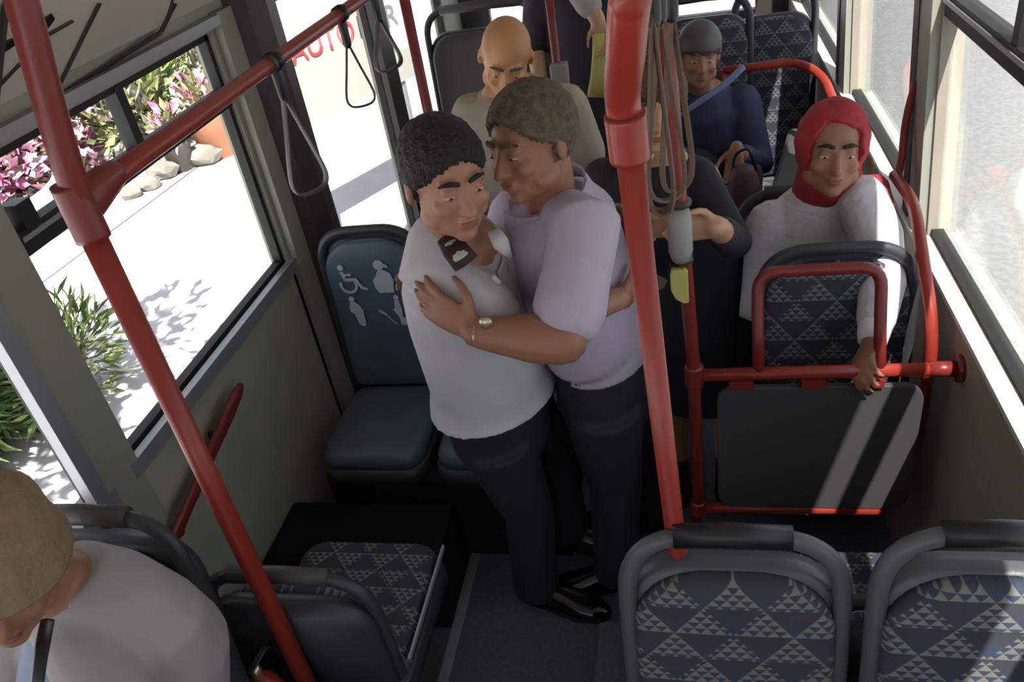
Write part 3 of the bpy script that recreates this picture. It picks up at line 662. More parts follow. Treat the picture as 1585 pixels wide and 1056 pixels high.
# fire extinguisher on the platform behind the sun hat passenger
c = V((-1.045,1.03,.22)); t = thing('fire_extinguisher', 'red fire extinguisher with chrome valve standing between the back-to-back left seats', 'fire extinguisher', c)
bm = bmesh.new(); loft(bm, [c, c+V((0,0,.02)), c+V((0,0,.36)), c+V((0,0,.41)), c+V((0,0,.435))], [(.04,.04),(.047,.047),(.047,.047),(.036,.036),(.016,.016)], n=24, round_cap=False); link('cylinder', bm, 'red', t, smooth=True)
bm = bmesh.new(); loft(bm, [c+V((0,0,.435)), c+V((0,0,.475))], [.014,.012], n=12, round_cap=False); link('valve', bm, 'watch', t, smooth=True)
bm = bmesh.new(); loft(bm, [c+V((.0,-.02,.48)), c+V((.02,.03,.50)), c+V((.03,.06,.49))], [(.010,.004)]*3, n=8); link('lever', bm, 'blackp', t, smooth=True)
# ------------------------------------------------------------------ PEOPLE
def frame3(f, u):
    f = V(f).normalized(); u = V(u); u = (u-f*u.dot(f)).normalized(); x = u.cross(f)   # local: -y = face, z = up, x
    x = (-f).cross(u).normalized()
    return Matrix((( x.x,-f.x,u.x),(x.y,-f.y,u.y),(x.z,-f.z,u.z)))
def head_prims(bm, c, R, s=1.0):
    def E(p, r, rot=None): ell(bm, V(c)+R@(V(p)*s), [q*s for q in r], R if rot is None else (R @ rot), 3 if max(r)>.03 else 2)
    E((0,.012,.03),(.077,.096,.086)); E((0,-.015,-.02),(.067,.078,.085)); E((0,-.03,-.07),(.052,.055,.042)); E((0,-.066,-.094),(.026,.022,.019))
    for sx in (-1,1):
        E((sx*.027,-.080,.024),(.024,.012,.009)); E((sx*.038,-.066,-.026),(.024,.022,.022)); E((sx*.031,-.078,.002),(.0155,.011,.010))
        E((sx*.079,.012,-.008),(.008,.019,.031), Matrix.Rotation(sx*.35,3,'Z')); E((sx*.052,-.02,-.062),(.02,.035,.025)); E((sx*.0105,-.098,-.036),(.0075,.009,.007))
    loft(bm, [V(c)+R@(V(p)*s) for p in ((0,-.084,.014),(0,-.096,-.012),(0,-.108,-.032))], [.0095*s,.0105*s,.0125*s], n=10)
    E((0,-.090,-.058),(.022,.010,.007)); E((0,-.087,-.068),(.019,.010,.007))
def face_parts(t, c, R, s, browm='hairb', closed=True):
    for sx in (-1,1):
        bm = bmesh.new(); loft(bm, [V(c)+R@(V(p)*s) for p in ((sx*.012,-.0925,.026),(sx*.030,-.0925,.032),(sx*.048,-.079,.026))], [(.005*s,.0035*s),(.006*s,.004*s),(.003*s,.003*s)], side=R@V((0,0,1)), n=8); link('eyebrow', bm, browm, t, smooth=True)
        bm = bmesh.new(); ell(bm, V(c)+R@(V((sx*.031,-.0815,.0005))*s), [.0125*s,.0085*s,.0035*s], R); e = link('eye', bm, 'eyew', t, smooth=True)
        bm = bmesh.new(); ell(bm, V(c)+R@(V((sx*.031,-.0885,-.0005))*s), [.0045*s,.003*s,.0030*s], R); link('iris', bm, 'iris', e, smooth=True)
    bm = bmesh.new(); ell(bm, V(c)+R@(V((0,-.0935,-.0585))*s), [.021*s,.0075*s,.0042*s], R); ell(bm, V(c)+R@(V((0,-.0920,-.0665))*s), [.017*s,.007*s,.0048*s], R); link('lips', bm, 'lip', t, smooth=True)
def hair(t, c, R, s, m, front=.045, down=-.04, back=-.075, puff=1.0, name='hair'):
    """cap of hair: shell around the skull, pulled inside the head over the face and neck"""
    bm = bmesh.new(); vs_ = ell(bm, (0,0,0), (1,1,1), None, 5); rnd = random.Random(5)
    for v in vs_:
        d = v.co.normalized(); p = V((d.x*.0845, d.y*.104+.014, d.z*.096+.032))
        p *= 1; k = math.sin(d.x*23+d.z*11)*math.sin(d.y*19+d.x*7)*.0018+rnd.uniform(-.0012,.0012)
        p += d*(k+.004*(puff-1)*10)
        th = front+.012-9*p.x*p.x; fr = (p.y < -.01 and p.z < th)
        if p.y < 0: p *= .962+.038*min(1,max(0,(p.z-th)/.022))
        side_ = (abs(p.x)>.03 and p.y<.012 and p.z<down+.04); low = p.z < back + (0 if p.y>.03 else .035)
        if fr or low or (p.z < down and p.y < .03): p = V((p.x*.80, (p.y-.01)*.78+.01, p.z*.86))
        v.co = V(c)+R@(p*s)
    return link(name, bm, m, t, smooth=True)
def hand(bm, w, d, n, side, curl=(.35,.45,.5,.5), s=1.0, thumb=1, spread=.05, th=(.7,.25)):
    """w wrist, d fingers direction, n palm normal (palm faces n), side thumb side"""
    w = V(w); d = V(d).normalized(); n = V(n); n = (n-d*n.dot(d)).normalized(); x = d.cross(n).normalized()
    if x.dot(V(side)) < 0: x = -x        # x towards the thumb
    P = lambda a,b,c_: w + (x*a + d*b + n*c_)*s
    loft(bm, [P(0,-.01,0),P(0,.02,0),P(.002,.055,0),P(0,.085,.002),P(0,.094,.003)], [(.026*s,.018*s),(.031*s,.017*s),(.039*s,.015*s),(.041*s,.0125*s),(.037*s,.010*s)], side=x, n=14)
    lens = [(.042,.026,.020),(.046,.029,.021),(.042,.027,.020),(.033,.020,.018)]
    for i, (a, L) in enumerate(zip((.029,.010,-.010,-.029), lens)):
        p = P(a,.086-(abs(a-.01)*.25),.002); ang = 0; q = [p]; dd0 = (d + x*((1.5-i)*spread)).normalized()
        for k, l in enumerate(L):
            ang += curl[i]*(1.0 if k else .8); dk = dd0*math.cos(ang)+n*math.sin(ang); q.append(q[-1]+dk*l*s)
        loft(bm, q, [.0092*s,.0088*s,.0078*s,.0066*s], side=x, n=10)
    p = P(.026,.022,.004); a1 = (d*.62+x*th[0]+n*th[1]).normalized(); a2 = (d*.85+x*(th[0]*.35)+n*(th[1]+.25)).normalized(); a3 = (d*.9+n*(th[1]+.35)).normalized()
    q = [p, p+a1*.040*s, p+a1*.040*s+a2*.032*s, p+a1*.040*s+a2*.032*s+a3*.022*s]
    loft(bm, q, [.0135*s,.0110*s,.0095*s,.0075*s], side=x, n=10)
def limb(bm, pts, rad, n=14, side=(1,.3,.2)): loft(bm, pts, rad, side=side, n=n)
def shoe(t, heel, d, s=1.0, m='shoe'):
    d = V(d); d.z = 0; d.normalize(); h = V(heel); x = d.cross(V((0,0,1)))
    bm = bmesh.new(); loft(bm, [h+d*a*s+V((0,0,z*s)) for a,z in ((.0,.045),(.05,.05),(.12,.042),(.19,.034),(.235,.03),(.265,.026))], [(.034*s,.042*s),(.040*s,.048*s),(.043*s,.040*s),(.049*s,.032*s),(.044*s,.027*s),(.028*s,.020*s)], side=x, n=16)
    o = link('shoe', bm, m, t); remesh(o, .006, 3)
    bm = bmesh.new(); pts = [h+d*a*s+x*b*s for a,b in ((-.03,-.02),(-.03,.02),(.0,.036),(.08,.038),(.18,.05),(.25,.035),(.285,0),(.25,-.035),(.18,-.05),(.08,-.038),(.0,-.036))]
    prism(bm, [V((p.x,p.y,h.z)) for p in pts], (0,0,.014)); link('sole', bm, 'blackp', t, bevel=.003)
def skinobj(t, bm, m='skin', vox=.0055):
    o = link('body', bm, m, t); return remesh(o, vox, 2)
def clothobj(t, name, bm, m, vox=.009, it=4):
    o = link(name, bm, m, t); return remesh(o, vox, it)

def collar_band(t, c, up, front, m, r=(.078,.072), h=.024, drop=.035, gap=18, flare=.012):
    """folded shirt collar around the neck, open at the front"""
    up = V(up).normalized(); f = V(front); f = (f-up*f.dot(up)).normalized(); x = f.cross(up)
    pts = []
    for i in range(19):
        a = math.radians(gap+(360-2*gap)*i/18); k = (math.cos(a)+1)/2
        pts.append(V(c)+f*math.cos(a)*r[1]*(1+.25*k)+x*math.sin(a)*r[0]-up*drop*k*k)
    bm = bmesh.new(); n = len(pts); vs1 = []
    for i, p in enumerate(pts):
        o = (p-V(c)); o = (o-up*o.dot(up)).normalized(); hh = h*(1+.9*(abs(i-9)/9)**4)
        vs1.append([bm.verts.new(q) for q in (p+up*.012-o*.004, p+up*.014+o*.004, p-up*hh+o*(flare+.004), p-up*hh+o*(flare-.003))])
    for a, b in zip(vs1, vs1[1:]):
        for k in range(4): bm.faces.new((a[k], a[(k+1)%4], b[(k+1)%4], b[k]))
    bm.faces.new(vs1[0]); bm.faces.new(vs1[-1][::-1])
    return link('collar', bm, m, t, smooth=False, bevel=.002)
# ---------------- man in the white uniform shirt
t = thing('person', 'black-haired man in a white shirt with maroon epaulettes and black trousers, hugging the other man', 'person', (-.52,1.72,0))
hc = at(690,277,1.56); Rh = frame3(cam2w((.50,.50,-.74)), cam2w((-.20,-.88,-.42)))
pel = at(775,650,1.80); cst = at(728,470,1.72); nk = at(712,372,1.66); sh_n = at(662,402,1.60); sh_f = at(790,385,1.80)
bm = bmesh.new(); head_prims(bm, hc, Rh, 1.04)
limb(bm, [nk+V((0,.02,-.04)), hc+Rh@V((0,.03,-.06))], [.062,.055])
S1 = (.45,.9,0)
loft(bm, [pel, pel*.5+cst*.5, cst, nk+V((0,0,-.05))], [(.15,.12),(.15,.12),(.165,.125),(.12,.08)], side=S1, n=18)
el_n = at(800,522,1.545); wr_n = at(958,462,1.70); hd_n = at(1010,452,1.88)
limb(bm, [sh_n, sh_n*.5+el_n*.5, el_n], [.056,.048,.042]); limb(bm, [el_n, el_n*.6+wr_n*.4, wr_n], [.043,.042,.029])
hand(bm, wr_n, hd_n-wr_n, (-.35,.75,0), (0,0,1), curl=(.35,.4,.42,.45))
el_f = at(855,430,1.93); wr_f = at(905,350,2.0)
limb(bm, [sh_f, el_f], [.052,.042]); limb(bm, [el_f, wr_f], [.042,.03]); hand(bm, wr_f, (.9,-.2,.35), (.1,-1,0), (0,0,1))
kn_n = at(818,790,1.78); an_n = V((at(832,915,1.80).x,1.80,.09)); kn_f = V((kn_n.x+.05,2.02,.48)); an_f = V((-.47,2.06,.09))
hipn, hipf = pel+V((-.0,-.08,-.02)), pel+V((.03,.09,-.02))
for a,b_,c_ in ((hipn,kn_n,an_n),(hipf,kn_f,an_f)): limb(bm, [a,b_,c_], [.085,.055,.04])
skinobj(t, bm, 'skin')
face_parts(t, hc, Rh, 1.04); hair(t, hc, Rh, 1.05, 'hairb', front=.052, puff=1.05)
bm = bmesh.new()
hem = at(764,610,1.78)
loft(bm, [hem+V((0,0,-.005)), hem+V((0,0,.05)), pel*.55+cst*.45, cst, nk*.45+cst*.55+V((0,0,.02)), nk+V((-.0,.02,-.055)), nk+V((0,.015,-.02))], [(.208,.168),(.198,.160),(.180,.152),(.182,.148),(.185,.128),(.140,.098),(.088,.074)], side=S1, n=22, round_cap=False)
limb(bm, [sh_n+V((.02,.03,.03)), sh_n+V((0,0,-.02)), sh_n*.55+el_n*.45, sh_n*.30+el_n*.70], [.070,.080,.076,.074])
limb(bm, [sh_f, sh_f*.5+el_f*.5], [.072,.068])
o = clothobj(t, 'shirt', bm, 'shirtw', .008, 4)
for a, b_, lb in ((sh_n, nk, 1),):
    p0, p1 = at(735,412,1.44), at(685,372,1.50)
# epaulette, collar, badge
ep0, ep1 = at(722,408,1.498), at(690,368,1.56)
bm = bmesh.new(); loft(bm, [ep0, (ep0+ep1)/2+V((0,-.006,.006)), ep1], [(.030,.007),(.029,.007),(.022,.007)], side=cam2w((.9,-.35,.0)), n=10, round_cap=False); ep = link('epaulette', bm, 'epau', t, smooth=True)
bm = bmesh.new(); q = (ep0+ep1)/2+cam2w((0,0,-.010)); loft(bm, [q-(ep1-ep0)*.28, q+(ep1-ep0)*.28], [(.018,.004),(.016,.004)], side=cam2w((.9,-.35,.0)), n=8); link('braid', bm, 'gold', ep, smooth=True)
collar_band(t, nk+V((.0,.01,.012)), V((.15,-.1,1)), V((.75,-.62,0)), 'shirtw', r=(.094,.092), drop=.075, gap=12)
bm = bmesh.new(); loft(bm, [at(764,356,1.60), at(776,378,1.575), at(790,400,1.60)], [(.016,.004),(.019,.004),(.006,.003)], side=cam2w((1,-.3,0)), n=8, round_cap=False); link('collar_point', bm, 'shirtw', t, smooth=True)
bm = bmesh.new(); c = at(764,429,1.545); loft(bm, [c, c+cam2w((.012,.012,0))], [(.007,.004),(.006,.004)], n=8); link('badge', bm, 'gold', t, smooth=True)
bm = bmesh.new()
loft(bm, [hem+V((0,0,.03)), pel+V((0,0,-.02)), pel+V((.01,0,-.10))], [(.175,.140),(.170,.138),(.15,.12)], side=S1, n=18, round_cap=False)
for a,b_,c_ in ((hipn,kn_n,an_n),(hipf,kn_f,an_f)): loft(bm, [a+V((0,0,.02)), a*.5+b_*.5, b_, b_*.45+c_*.55, c_+V((0,0,-.03))], [.112,.096,.080,.078,.080], side=(1,0,0), n=16, round_cap=False)
clothobj(t, 'trousers', bm, 'trou', .009, 4)
shoe(t, V((an_n.x-.03,an_n.y+.01,0)), (1,-.28,0), 1.05); shoe(t, V((an_f.x-.03,an_f.y,0)), (1,-.2,0), 1.05)

# ---------------- man in the pale pink shirt
t = thing('person', 'grey-haired man in a pale pink short-sleeved shirt and black trousers, embracing the black-haired man', 'person', (-.28,1.86,0))
hc = at(822,222,1.74); Rh = frame3(cam2w((-.62,.42,-.45)), cam2w((-.12,-.90,-.42)))
pel = at(935,600,1.90); cst = at(893,430,1.84); nk = at(852,300,1.80); sh_n = at(905,352,1.66); sh_f = at(800,330,1.98)
bm = bmesh.new(); head_prims(bm, hc, Rh, 1.05)
limb(bm, [nk+V((0,.0,-.05)), hc+Rh@V((0,.03,-.06))], [.066,.06])
S2 = (.25,.97,0)
loft(bm, [pel, pel*.5+cst*.5, cst, nk+V((0,0,-.06))], [(.13,.09),(.13,.09),(.15,.105),(.11,.07)], side=S2, n=18)
el_n = at(872,528,1.455); wr_n = at(738,515,1.455); 
limb(bm, [sh_n, sh_n*.5+el_n*.5, el_n], [.058,.054,.052]); limb(bm, [el_n, el_n*.65+wr_n*.35, wr_n*.8+el_n*.2, wr_n], [.054,.056,.042,.035])
kdir = at(650,462,1.49)-wr_n
hand(bm, wr_n+kdir*.04, kdir, (.1,.95,-.1), (.2,0,1), curl=(.30,.26,.26,.30), s=1.06, th=(.9,.1))
el_f = at(760,440,2.02); limb(bm, [sh_f, el_f], [.052,.042]); wr_f = at(690,420,1.93); limb(bm, [el_f, wr_f], [.042,.03]); hand(bm, wr_f, (-.8,-.5,.1), (0,-1,0), (0,0,1))
kn_n = at(952,750,1.86); an_n = V((at(958,905,1.88).x,1.88,.09)); kn_f = V((kn_n.x+.04,2.10,.5)); an_f = V((kn_n.x+.05,2.16,.09))
hipn, hipf = pel+V((0,-.08,-.02)), pel+V((.02,.09,-.02))
for a,b_,c_ in ((hipn,kn_n,an_n),(hipf,kn_f,an_f)): limb(bm, [a,b_,c_], [.085,.055,.04])
skinobj(t, bm, 'skin2')
face_parts(t, hc, Rh, 1.05, 'hairg'); hair(t, hc, Rh, 1.06, 'hairg', front=.06, puff=1.1)
bm = bmesh.new(); hem = at(930,533,1.90)
loft(bm, [hem+V((0,0,-.035)), hem+V((0,0,.05)), pel*.4+cst*.6, cst, cst*.45+nk*.55, nk+V((.0,.0,-.05)), nk+V((-.01,0,-.015))], [(.180,.134),(.180,.134),(.180,.137),(.187,.142),(.19,.132),(.155,.105),(.10,.085)], side=S2, n=22, round_cap=False)
limb(bm, [nk*.5+sh_n*.5+V((0,0,-.02)), sh_n+V((.0,.0,-.0)), sh_n*.55+el_n*.45, sh_n*.26+el_n*.74], [.070,.086,.080,.084])
limb(bm, [sh_f, sh_f*.5+el_f*.5], [.076,.072])
clothobj(t, 'shirt', bm, 'shirtp', .008, 4)
collar_band(t, nk+V((-.005,.0,.01)), (hc-nk)+V((0,0,.08)), (-1,.05,-.2), 'shirtp', r=(.096,.094))
bm = bmesh.new()
loft(bm, [hem+V((0,0,.05)), pel+V((0,0,.0)), pel+V((.01,0,-.10))], [(.172,.130),(.174,.134),(.155,.125)], side=S2, n=18, round_cap=False)
for a,b_,c_ in ((hipn,kn_n,an_n),(hipf,kn_f,an_f)): loft(bm, [a+V((0,0,.02)), a*.5+b_*.5, b_, b_*.45+c_*.55, c_+V((0,0,-.03))], [.118,.100,.084,.078,.082], side=(1,0,0), n=16, round_cap=False)
clothobj(t, 'trousers', bm, 'trou', .009, 4)
shoe(t, V((an_n.x+.04,an_n.y+.01,0)), (-1,-.25,0), 1.05); shoe(t, V((an_f.x+.04,an_f.y,0)), (-1,-.1,0), 1.05)
bm = bmesh.new(); d = (wr_n-el_n).normalized(); q = wr_n-d*.005
ang = [i*2*math.pi/16 for i in range(17)]; s1 = d.orthogonal().normalized(); s2 = d.cross(s1)
loft(bm, [q-d*.008, q+d*.008], [.034,.034], n=20, round_cap=False); link('bracelet', bm, 'watch', t, smooth=True)
bm = bmesh.new(); c = at(752,500,1.418); ell(bm, c, (.016,.008,.016)); link('watch_case', bm, 'watch', t, smooth=True)

# ---------------- bald man in beige shirt (standing behind)
t = thing('person', 'bald man in a beige shirt standing behind the hugging men, head bowed', 'person', (-.60,2.72,0))
hc = at(783,88,2.66); Rh = frame3(cam2w((.02,.86,-.50)), cam2w((.04,-.60,-.80)))
bm = bmesh.new(); head_prims(bm, hc, Rh, 1.05); nk = V((hc.x-.01,2.78,hc.z-.11)); cst = nk+V((-.02,.02,-.22)); pel = V((-.62,2.78,.90))
limb(bm, [nk+V((0,0,-.05)), hc+Rh@V((0,.03,-.06))], [.065,.06])
loft(bm, [pel, cst, nk+V((0,0,-.06))], [(.15,.11),(.17,.12),(.13,.08)], side=(1,0,0), n=18)
for sx in (-1,1):
    s0 = nk+V((sx*.19,0,-.10)); e0 = s0+V((sx*.05,-.02,-.27)); w0_ = e0+V((-sx*.05,-.18,-.10)); limb(bm, [s0,e0], [.052,.042]); limb(bm, [e0,w0_], [.042,.03]); hand(bm, w0_, (-sx*.3,-.8,-.3), (0,0,-1), (-sx,0,0))
    limb(bm, [pel+V((sx*.09,0,0)), V((-.60+sx*.1,2.76,.5)), V((-.60+sx*.1,2.78,.09))], [.085,.055,.04])
skinobj(t, bm, 'skino', .007); face_parts(t, hc, Rh, 1.05, 'hairg')
bm = bmesh.new(); loft(bm, [pel+V((0,0,-.08)), pel*.5+cst*.5, cst, nk+V((0,.01,-.12)), nk+V((0,.01,-.06)), nk+V((0,0,-.02))], [(.18,.13),(.195,.145),(.21,.15),(.225,.135),(.175,.12),(.10,.09)], side=(1,0,0), n=22, round_cap=False)
for sx in (-1,1): s0 = nk+V((sx*.17,.01,-.11)); limb(bm, [s0, s0+V((sx*.05,-.01,-.18))], [.078,.076])
clothobj(t, 'shirt', bm, 'shirtb', .010, 4)
bm = bmesh.new()
for sx in (-1,1): loft(bm, [pel+V((sx*.07,0,.02)), V((-.60+sx*.1,2.76,.5)), V((-.60+sx*.1,2.78,.06))], [.115,.085,.08], n=14, round_cap=False)
clothobj(t, 'trousers', bm, 'trou', .012, 4)
for sx in (-1,1): shoe(t, V((-.60+sx*.1,2.82,0)), (0,-1,0))
bm = bmesh.new(); c = nk+V((0,-.06,-.03)); pts = [c+V((-.08,.05,.0)), c+V((-.045,-.02,-.01)), c+V((0,-.04,-.05)), c+V((.045,-.02,-.01)), c+V((.08,.05,0))]; pp_ = smoothpath(pts,4); loft(bm, pp_, [(.02,.005)]*len(pp_), side=(0,0,1), n=8); link('collar', bm, 'shirtb', t, smooth=True)

# ---------------- person in black holding the thinner pole
t = thing('person', 'brown-haired person in a long black coat gripping the thinner red pole', 'person', (.02,2.36,0))
hc = at(1003,168,2.30); Rh = frame3(cam2w((.15,.45,-.8)), cam2w((.02,-.85,-.5)))
nk = V((hc.x,2.38,hc.z-.14)); pel = V((.02,2.42,.85)); cst = nk+V((.0,.02,-.25))
bm = bmesh.new(); head_prims(bm, hc, Rh, 1.0); limb(bm, [nk+V((0,0,-.05)), hc+Rh@V((0,.03,-.06))], [.055,.05])
loft(bm, [pel, cst, nk+V((0,0,-.06))], [(.14,.11),(.15,.11),(.12,.07)], side=(1,0,0), n=18)
s0 = nk+V((.15,0,-.11)); tx, ty = TP(1.40).x, TP(1.40).y; e0 = V((.125,2.14,1.17)); w0_ = V((tx+.078,ty+.045,1.385))
limb(bm, [s0,e0], [.048,.04]); limb(bm, [e0,w0_], [.040,.028])
s0b = nk+V((-.17,0,-.10)); e0b = V((-.16,2.16,1.22)); w0b = V((tx-.085,ty+.10,1.36))
limb(bm, [s0b,e0b], [.048,.04]); limb(bm, [e0b,w0b], [.040,.028])
hand(bm, w0b, V((tx+.01,ty+.035,1.40))-w0b, (.2,-1,0), (0,0,1), curl=(.75,.8,.85,.85), s=.95)
hand(bm, w0_+V((.012,.01,-.01)), V((tx-.02,ty+.035,1.395))-w0_, (-.2,-1,0), (0,0,1), curl=(.8,.85,.9,.9), s=.95)
for sx in (-1,1): limb(bm, [pel+V((sx*.08,0,0)), V((.02+sx*.09,2.42,.48)), V((.02+sx*.09,2.44,.09))], [.08,.05,.04])
skinobj(t, bm, 'skinp', .007); face_parts(t, hc, Rh, 1.0, 'hairbr'); hair(t, hc, Rh, 1.08, 'hairbr', front=.05, back=-.10, puff=1.4)
bm = bmesh.new(); loft(bm, [V((.02,2.42,.42)), V((.02,2.42,.75)), pel+V((0,0,.15)), cst, nk+V((0,.01,-.12)), nk+V((0,.01,-.05)), nk+V((0,0,-.02))], [(.19,.17),(.18,.16),(.17,.14),(.18,.14),(.175,.12),(.13,.09),(.075,.07)], side=(1,0,0), n=22, round_cap=False)
limb(bm, [s0+V((-.02,.0,0)), e0, e0*.35+w0_*.65], [.064,.052,.044])
limb(bm, [s0b+V((.02,.0,0)), e0b], [.072,.062])
clothobj(t, 'coat', bm, 'black', .010, 4)
bm = bmesh.new(); limb(bm, [e0b, e0b*.3+w0b*.7], [.052,.044]); clothobj(t, 'sleeve', bm, 'shirtb', .009, 3)
bm = bmesh.new(); loft(bm, [at(985,262,2.22), at(1002,235,2.23), at(1012,205,2.24)], [(.03,.008),(.022,.008),(.006,.006)], n=8); link('scarf_end', bm, 'shirtw', t, smooth=True)
for sx in (-1,1): shoe(t, V((.02+sx*.09,2.5,0)), (0,-1,0))

tx, ty = tx0, ty0
# ---------------- person in navy jacket, seated at the rear right
t = thing('person', 'seated person in navy jacket with pale piping and dark grey cap at the rear', 'person', (.10,3.72,.75))
hc = at(1082,88,3.45); Rh = frame3(cam2w((-.05,.5,-.8)), cam2w((-.05,-.85,-.5)))
nk = V((hc.x,3.56,hc.z-.14)); cst = nk+V((.03,.04,-.26)); pel = V((.12,3.70,.85))
bm = bmesh.new(); head_prims(bm, hc, Rh, 1.0); limb(bm, [nk+V((0,0,-.05)), hc+Rh@V((0,.03,-.06))], [.058,.053])
loft(bm, [pel, cst, nk+V((0,0,-.06))], [(.15,.12),(.16,.12),(.12,.08)], side=(1,0,0), n=18)
s0 = nk+V((.20,0,-.10)); e0 = s0+V((.04,-.12,-.24)); w0_ = at(1140,236,3.18); limb(bm,[s0,e0],[.05,.042]); limb(bm,[e0,w0_],[.042,.03]); hand(bm, w0_+V((0,0,.02)), V((-.1,-.3,-.9)), (-.3,-.9,.1), (-1,0,0), curl=(.6,.65,.7,.7))
s1_ = nk+V((-.18,0,-.10)); e1 = s1_+V((-.03,-.12,-.24)); w1__ = e1+V((.08,-.2,-.02)); limb(bm,[s1_,e1],[.05,.042]); limb(bm,[e1,w1__],[.042,.03]); hand(bm, w1__, (.5,-.8,-.2), (0,0,-1), (1,0,0))
for sx in (-1,1): limb(bm, [pel+V((sx*.09,0,0)), V((.12+sx*.10,3.28,.88)), V((.12+sx*.10,3.26,.40))], [.085,.06,.045])
skinobj(t, bm, 'skin2', .008); face_parts(t, hc, Rh, 1.0, 'hairg'); hair(t, hc, Rh, 1.05, 'hairg', front=.05)
bm = bmesh.new(); loft(bm, [pel+V((0,0,-.03)), cst, nk+V((0,.01,-.13)), nk+V((0,.01,-.05)), nk+V((0,0,.0))], [(.19,.15),(.20,.15),(.21,.125),(.15,.10),(.08,.08)], side=(1,0,0), n=22, round_cap=False)
limb(bm,[s0+V((-.02,0,0)),e0,e0*.3+w0_*.7],[.078,.066,.05]); limb(bm,[s1_+V((.02,0,0)),e1,e1*.3+w1__*.7],[.078,.066,.05])
clothobj(t, 'jacket', bm, 'navy', .011, 4)
bm = bmesh.new(); pts = [at(1150,104,3.36), at(1120,132,3.34), at(1085,156,3.34), at(1056,176,3.36)]; pp_ = smoothpath(pts,4); loft(bm, pp_, [(.014,.006)]*len(pp_), side=cam2w((0,1,0)), n=8); link('piping', bm, 'piping', t, smooth=True)
bm = bmesh.new()
for sx in (-1,1): loft(bm, [pel+V((sx*.08,0,0)), V((.12+sx*.10,3.28,.88)), V((.12+sx*.10,3.26,.80)), V((.12+sx*.10,3.26,.42))], [.105,.085,.082,.07], n=14)
clothobj(t, 'trousers', bm, 'trou', .012, 4)
bm = bmesh.new(); vv = ell(bm, (0,0,0), (1,1,1), None, 3)
for v in vv:
    d = v.co.normalized(); p = V((d.x*.088, d.y*.108+.01, max(d.z,-.25)*.095+.05)); v.co = hc+Rh@p
link('cap', bm, 'grip', t, smooth=True)
bg_ = thing('shoulder_bag', 'maroon handbag held by the person in the navy jacket', 'bag', at(1150,290,3.1))
bm = bmesh.new(); c = at(1150,292,3.1); loft(bm, [c+V((0,0,-.10)), c, c+V((0,0,.07))], [(.06,.05),(.07,.05),(.05,.035)], side=(1,0,0), n=14); link('pouch', bm, 'bag', bg_, smooth=True)
bm = bmesh.new(); tube(bm, [c+V((-.04,0,.07)), c+V((-.03,0,.14)), c+V((.02,0,.16)), c+V((.05,0,.07))], .006, 8, smooth=4); link('handle', bm, 'blackp', bg_, smooth=True)

# ---------------- passenger in red headscarf
t = thing('person', 'seated passenger in a red headscarf and pale blouse, arm stretched down to the partition bar', 'person', (.38,2.5,.5))
hc = at(1288,232,2.28); Rh = frame3(cam2w((-.18,.42,-.85)), cam2w((-.05,-.88,-.42)))
nk = V((hc.x+.01,2.36,hc.z-.14)); cst = nk+V((.02,.05,-.26)); pel = V((.37,2.46,.62))
bm = bmesh.new(); head_prims(bm, hc, Rh, 1.04); limb(bm, [nk+V((0,0,-.05)), hc+Rh@V((0,.03,-.06))], [.058,.053])
loft(bm, [pel, cst, nk+V((0,0,-.06))], [(.15,.12),(.16,.12),(.12,.08)], side=(1,0,0), n=18)
s0 = at(1352,322,2.26); e0 = at(1366,440,2.02); w0_ = at(1350,528,1.86); hp = V((0,0,0))
gb = at(1338,560,ty)
limb(bm,[s0,e0],[.05,.04]); limb(bm,[e0,w0_],[.040,.028]); hand(bm, w0_, V((gb.x,ty+.015,1.0))-w0_+V((0,0,.0)), (0,-.8,-.5), (-1,0,0), curl=(.6,.7,.7,.7), s=.95, th=(.9,.4))
s1_ = nk+V((-.18,0,-.12)); e1 = s1_+V((-.02,-.06,-.26)); w1__ = e1+V((.12,-.10,-.0)); limb(bm,[s1_,e1],[.05,.042]); limb(bm,[e1,w1__],[.042,.03]); hand(bm, w1__, (.9,-.1,-.1), (0,0,-1), (0,-1,0))
for sx in (-1,1): limb(bm, [pel+V((sx*.09,0,0)), V((.36+sx*.10,2.27,.58)), V((.36+sx*.10,2.25,.09))], [.085,.06,.045])
skinobj(t, bm, 'skin2', .007); face_parts(t, hc, Rh, 1.04, 'hairb')
bm = bmesh.new(); loft(bm, [pel+V((0,0,-.03)), cst, nk+V((0,.01,-.15)), nk+V((0,.01,-.06)), nk+V((0,0,-.01))], [(.19,.15),(.195,.15),(.20,.125),(.15,.10),(.09,.085)], side=(1,0,0), n=22, round_cap=False)
limb(bm,[s0+V((-.03,.02,.02)),s0*.6+e0*.4,e0,e0*.35+w0_*.65],[.072,.070,.060,.050]); limb(bm,[s1_+V((.02,0,0)),e1,e1*.3+w1__*.7],[.076,.066,.05])
clothobj(t, 'blouse', bm, 'blouse', .008, 3)
bm = bmesh.new(); loft(bm, [e0*.38+w0_*.62, e0*.12+w0_*.88, w0_+(w0_-e0)*.02], [.046,.040,.036], n=14, round_cap=False); link('cuff', bm, 'white', t, smooth=True)
bm = bmesh.new()
for sx in (-1,1): loft(bm, [pel+V((sx*.08,0,0)), V((.36+sx*.10,2.28,.58)), V((.36+sx*.10,2.26,.50)), V((.36+sx*.10,2.25,.1))], [.105,.085,.082,.07], n=14)
clothobj(t, 'skirt', bm, 'trou', .012, 4)
bm = bmesh.new(); vv = ell(bm, (0,0,0), (1,1,1), None, 4)
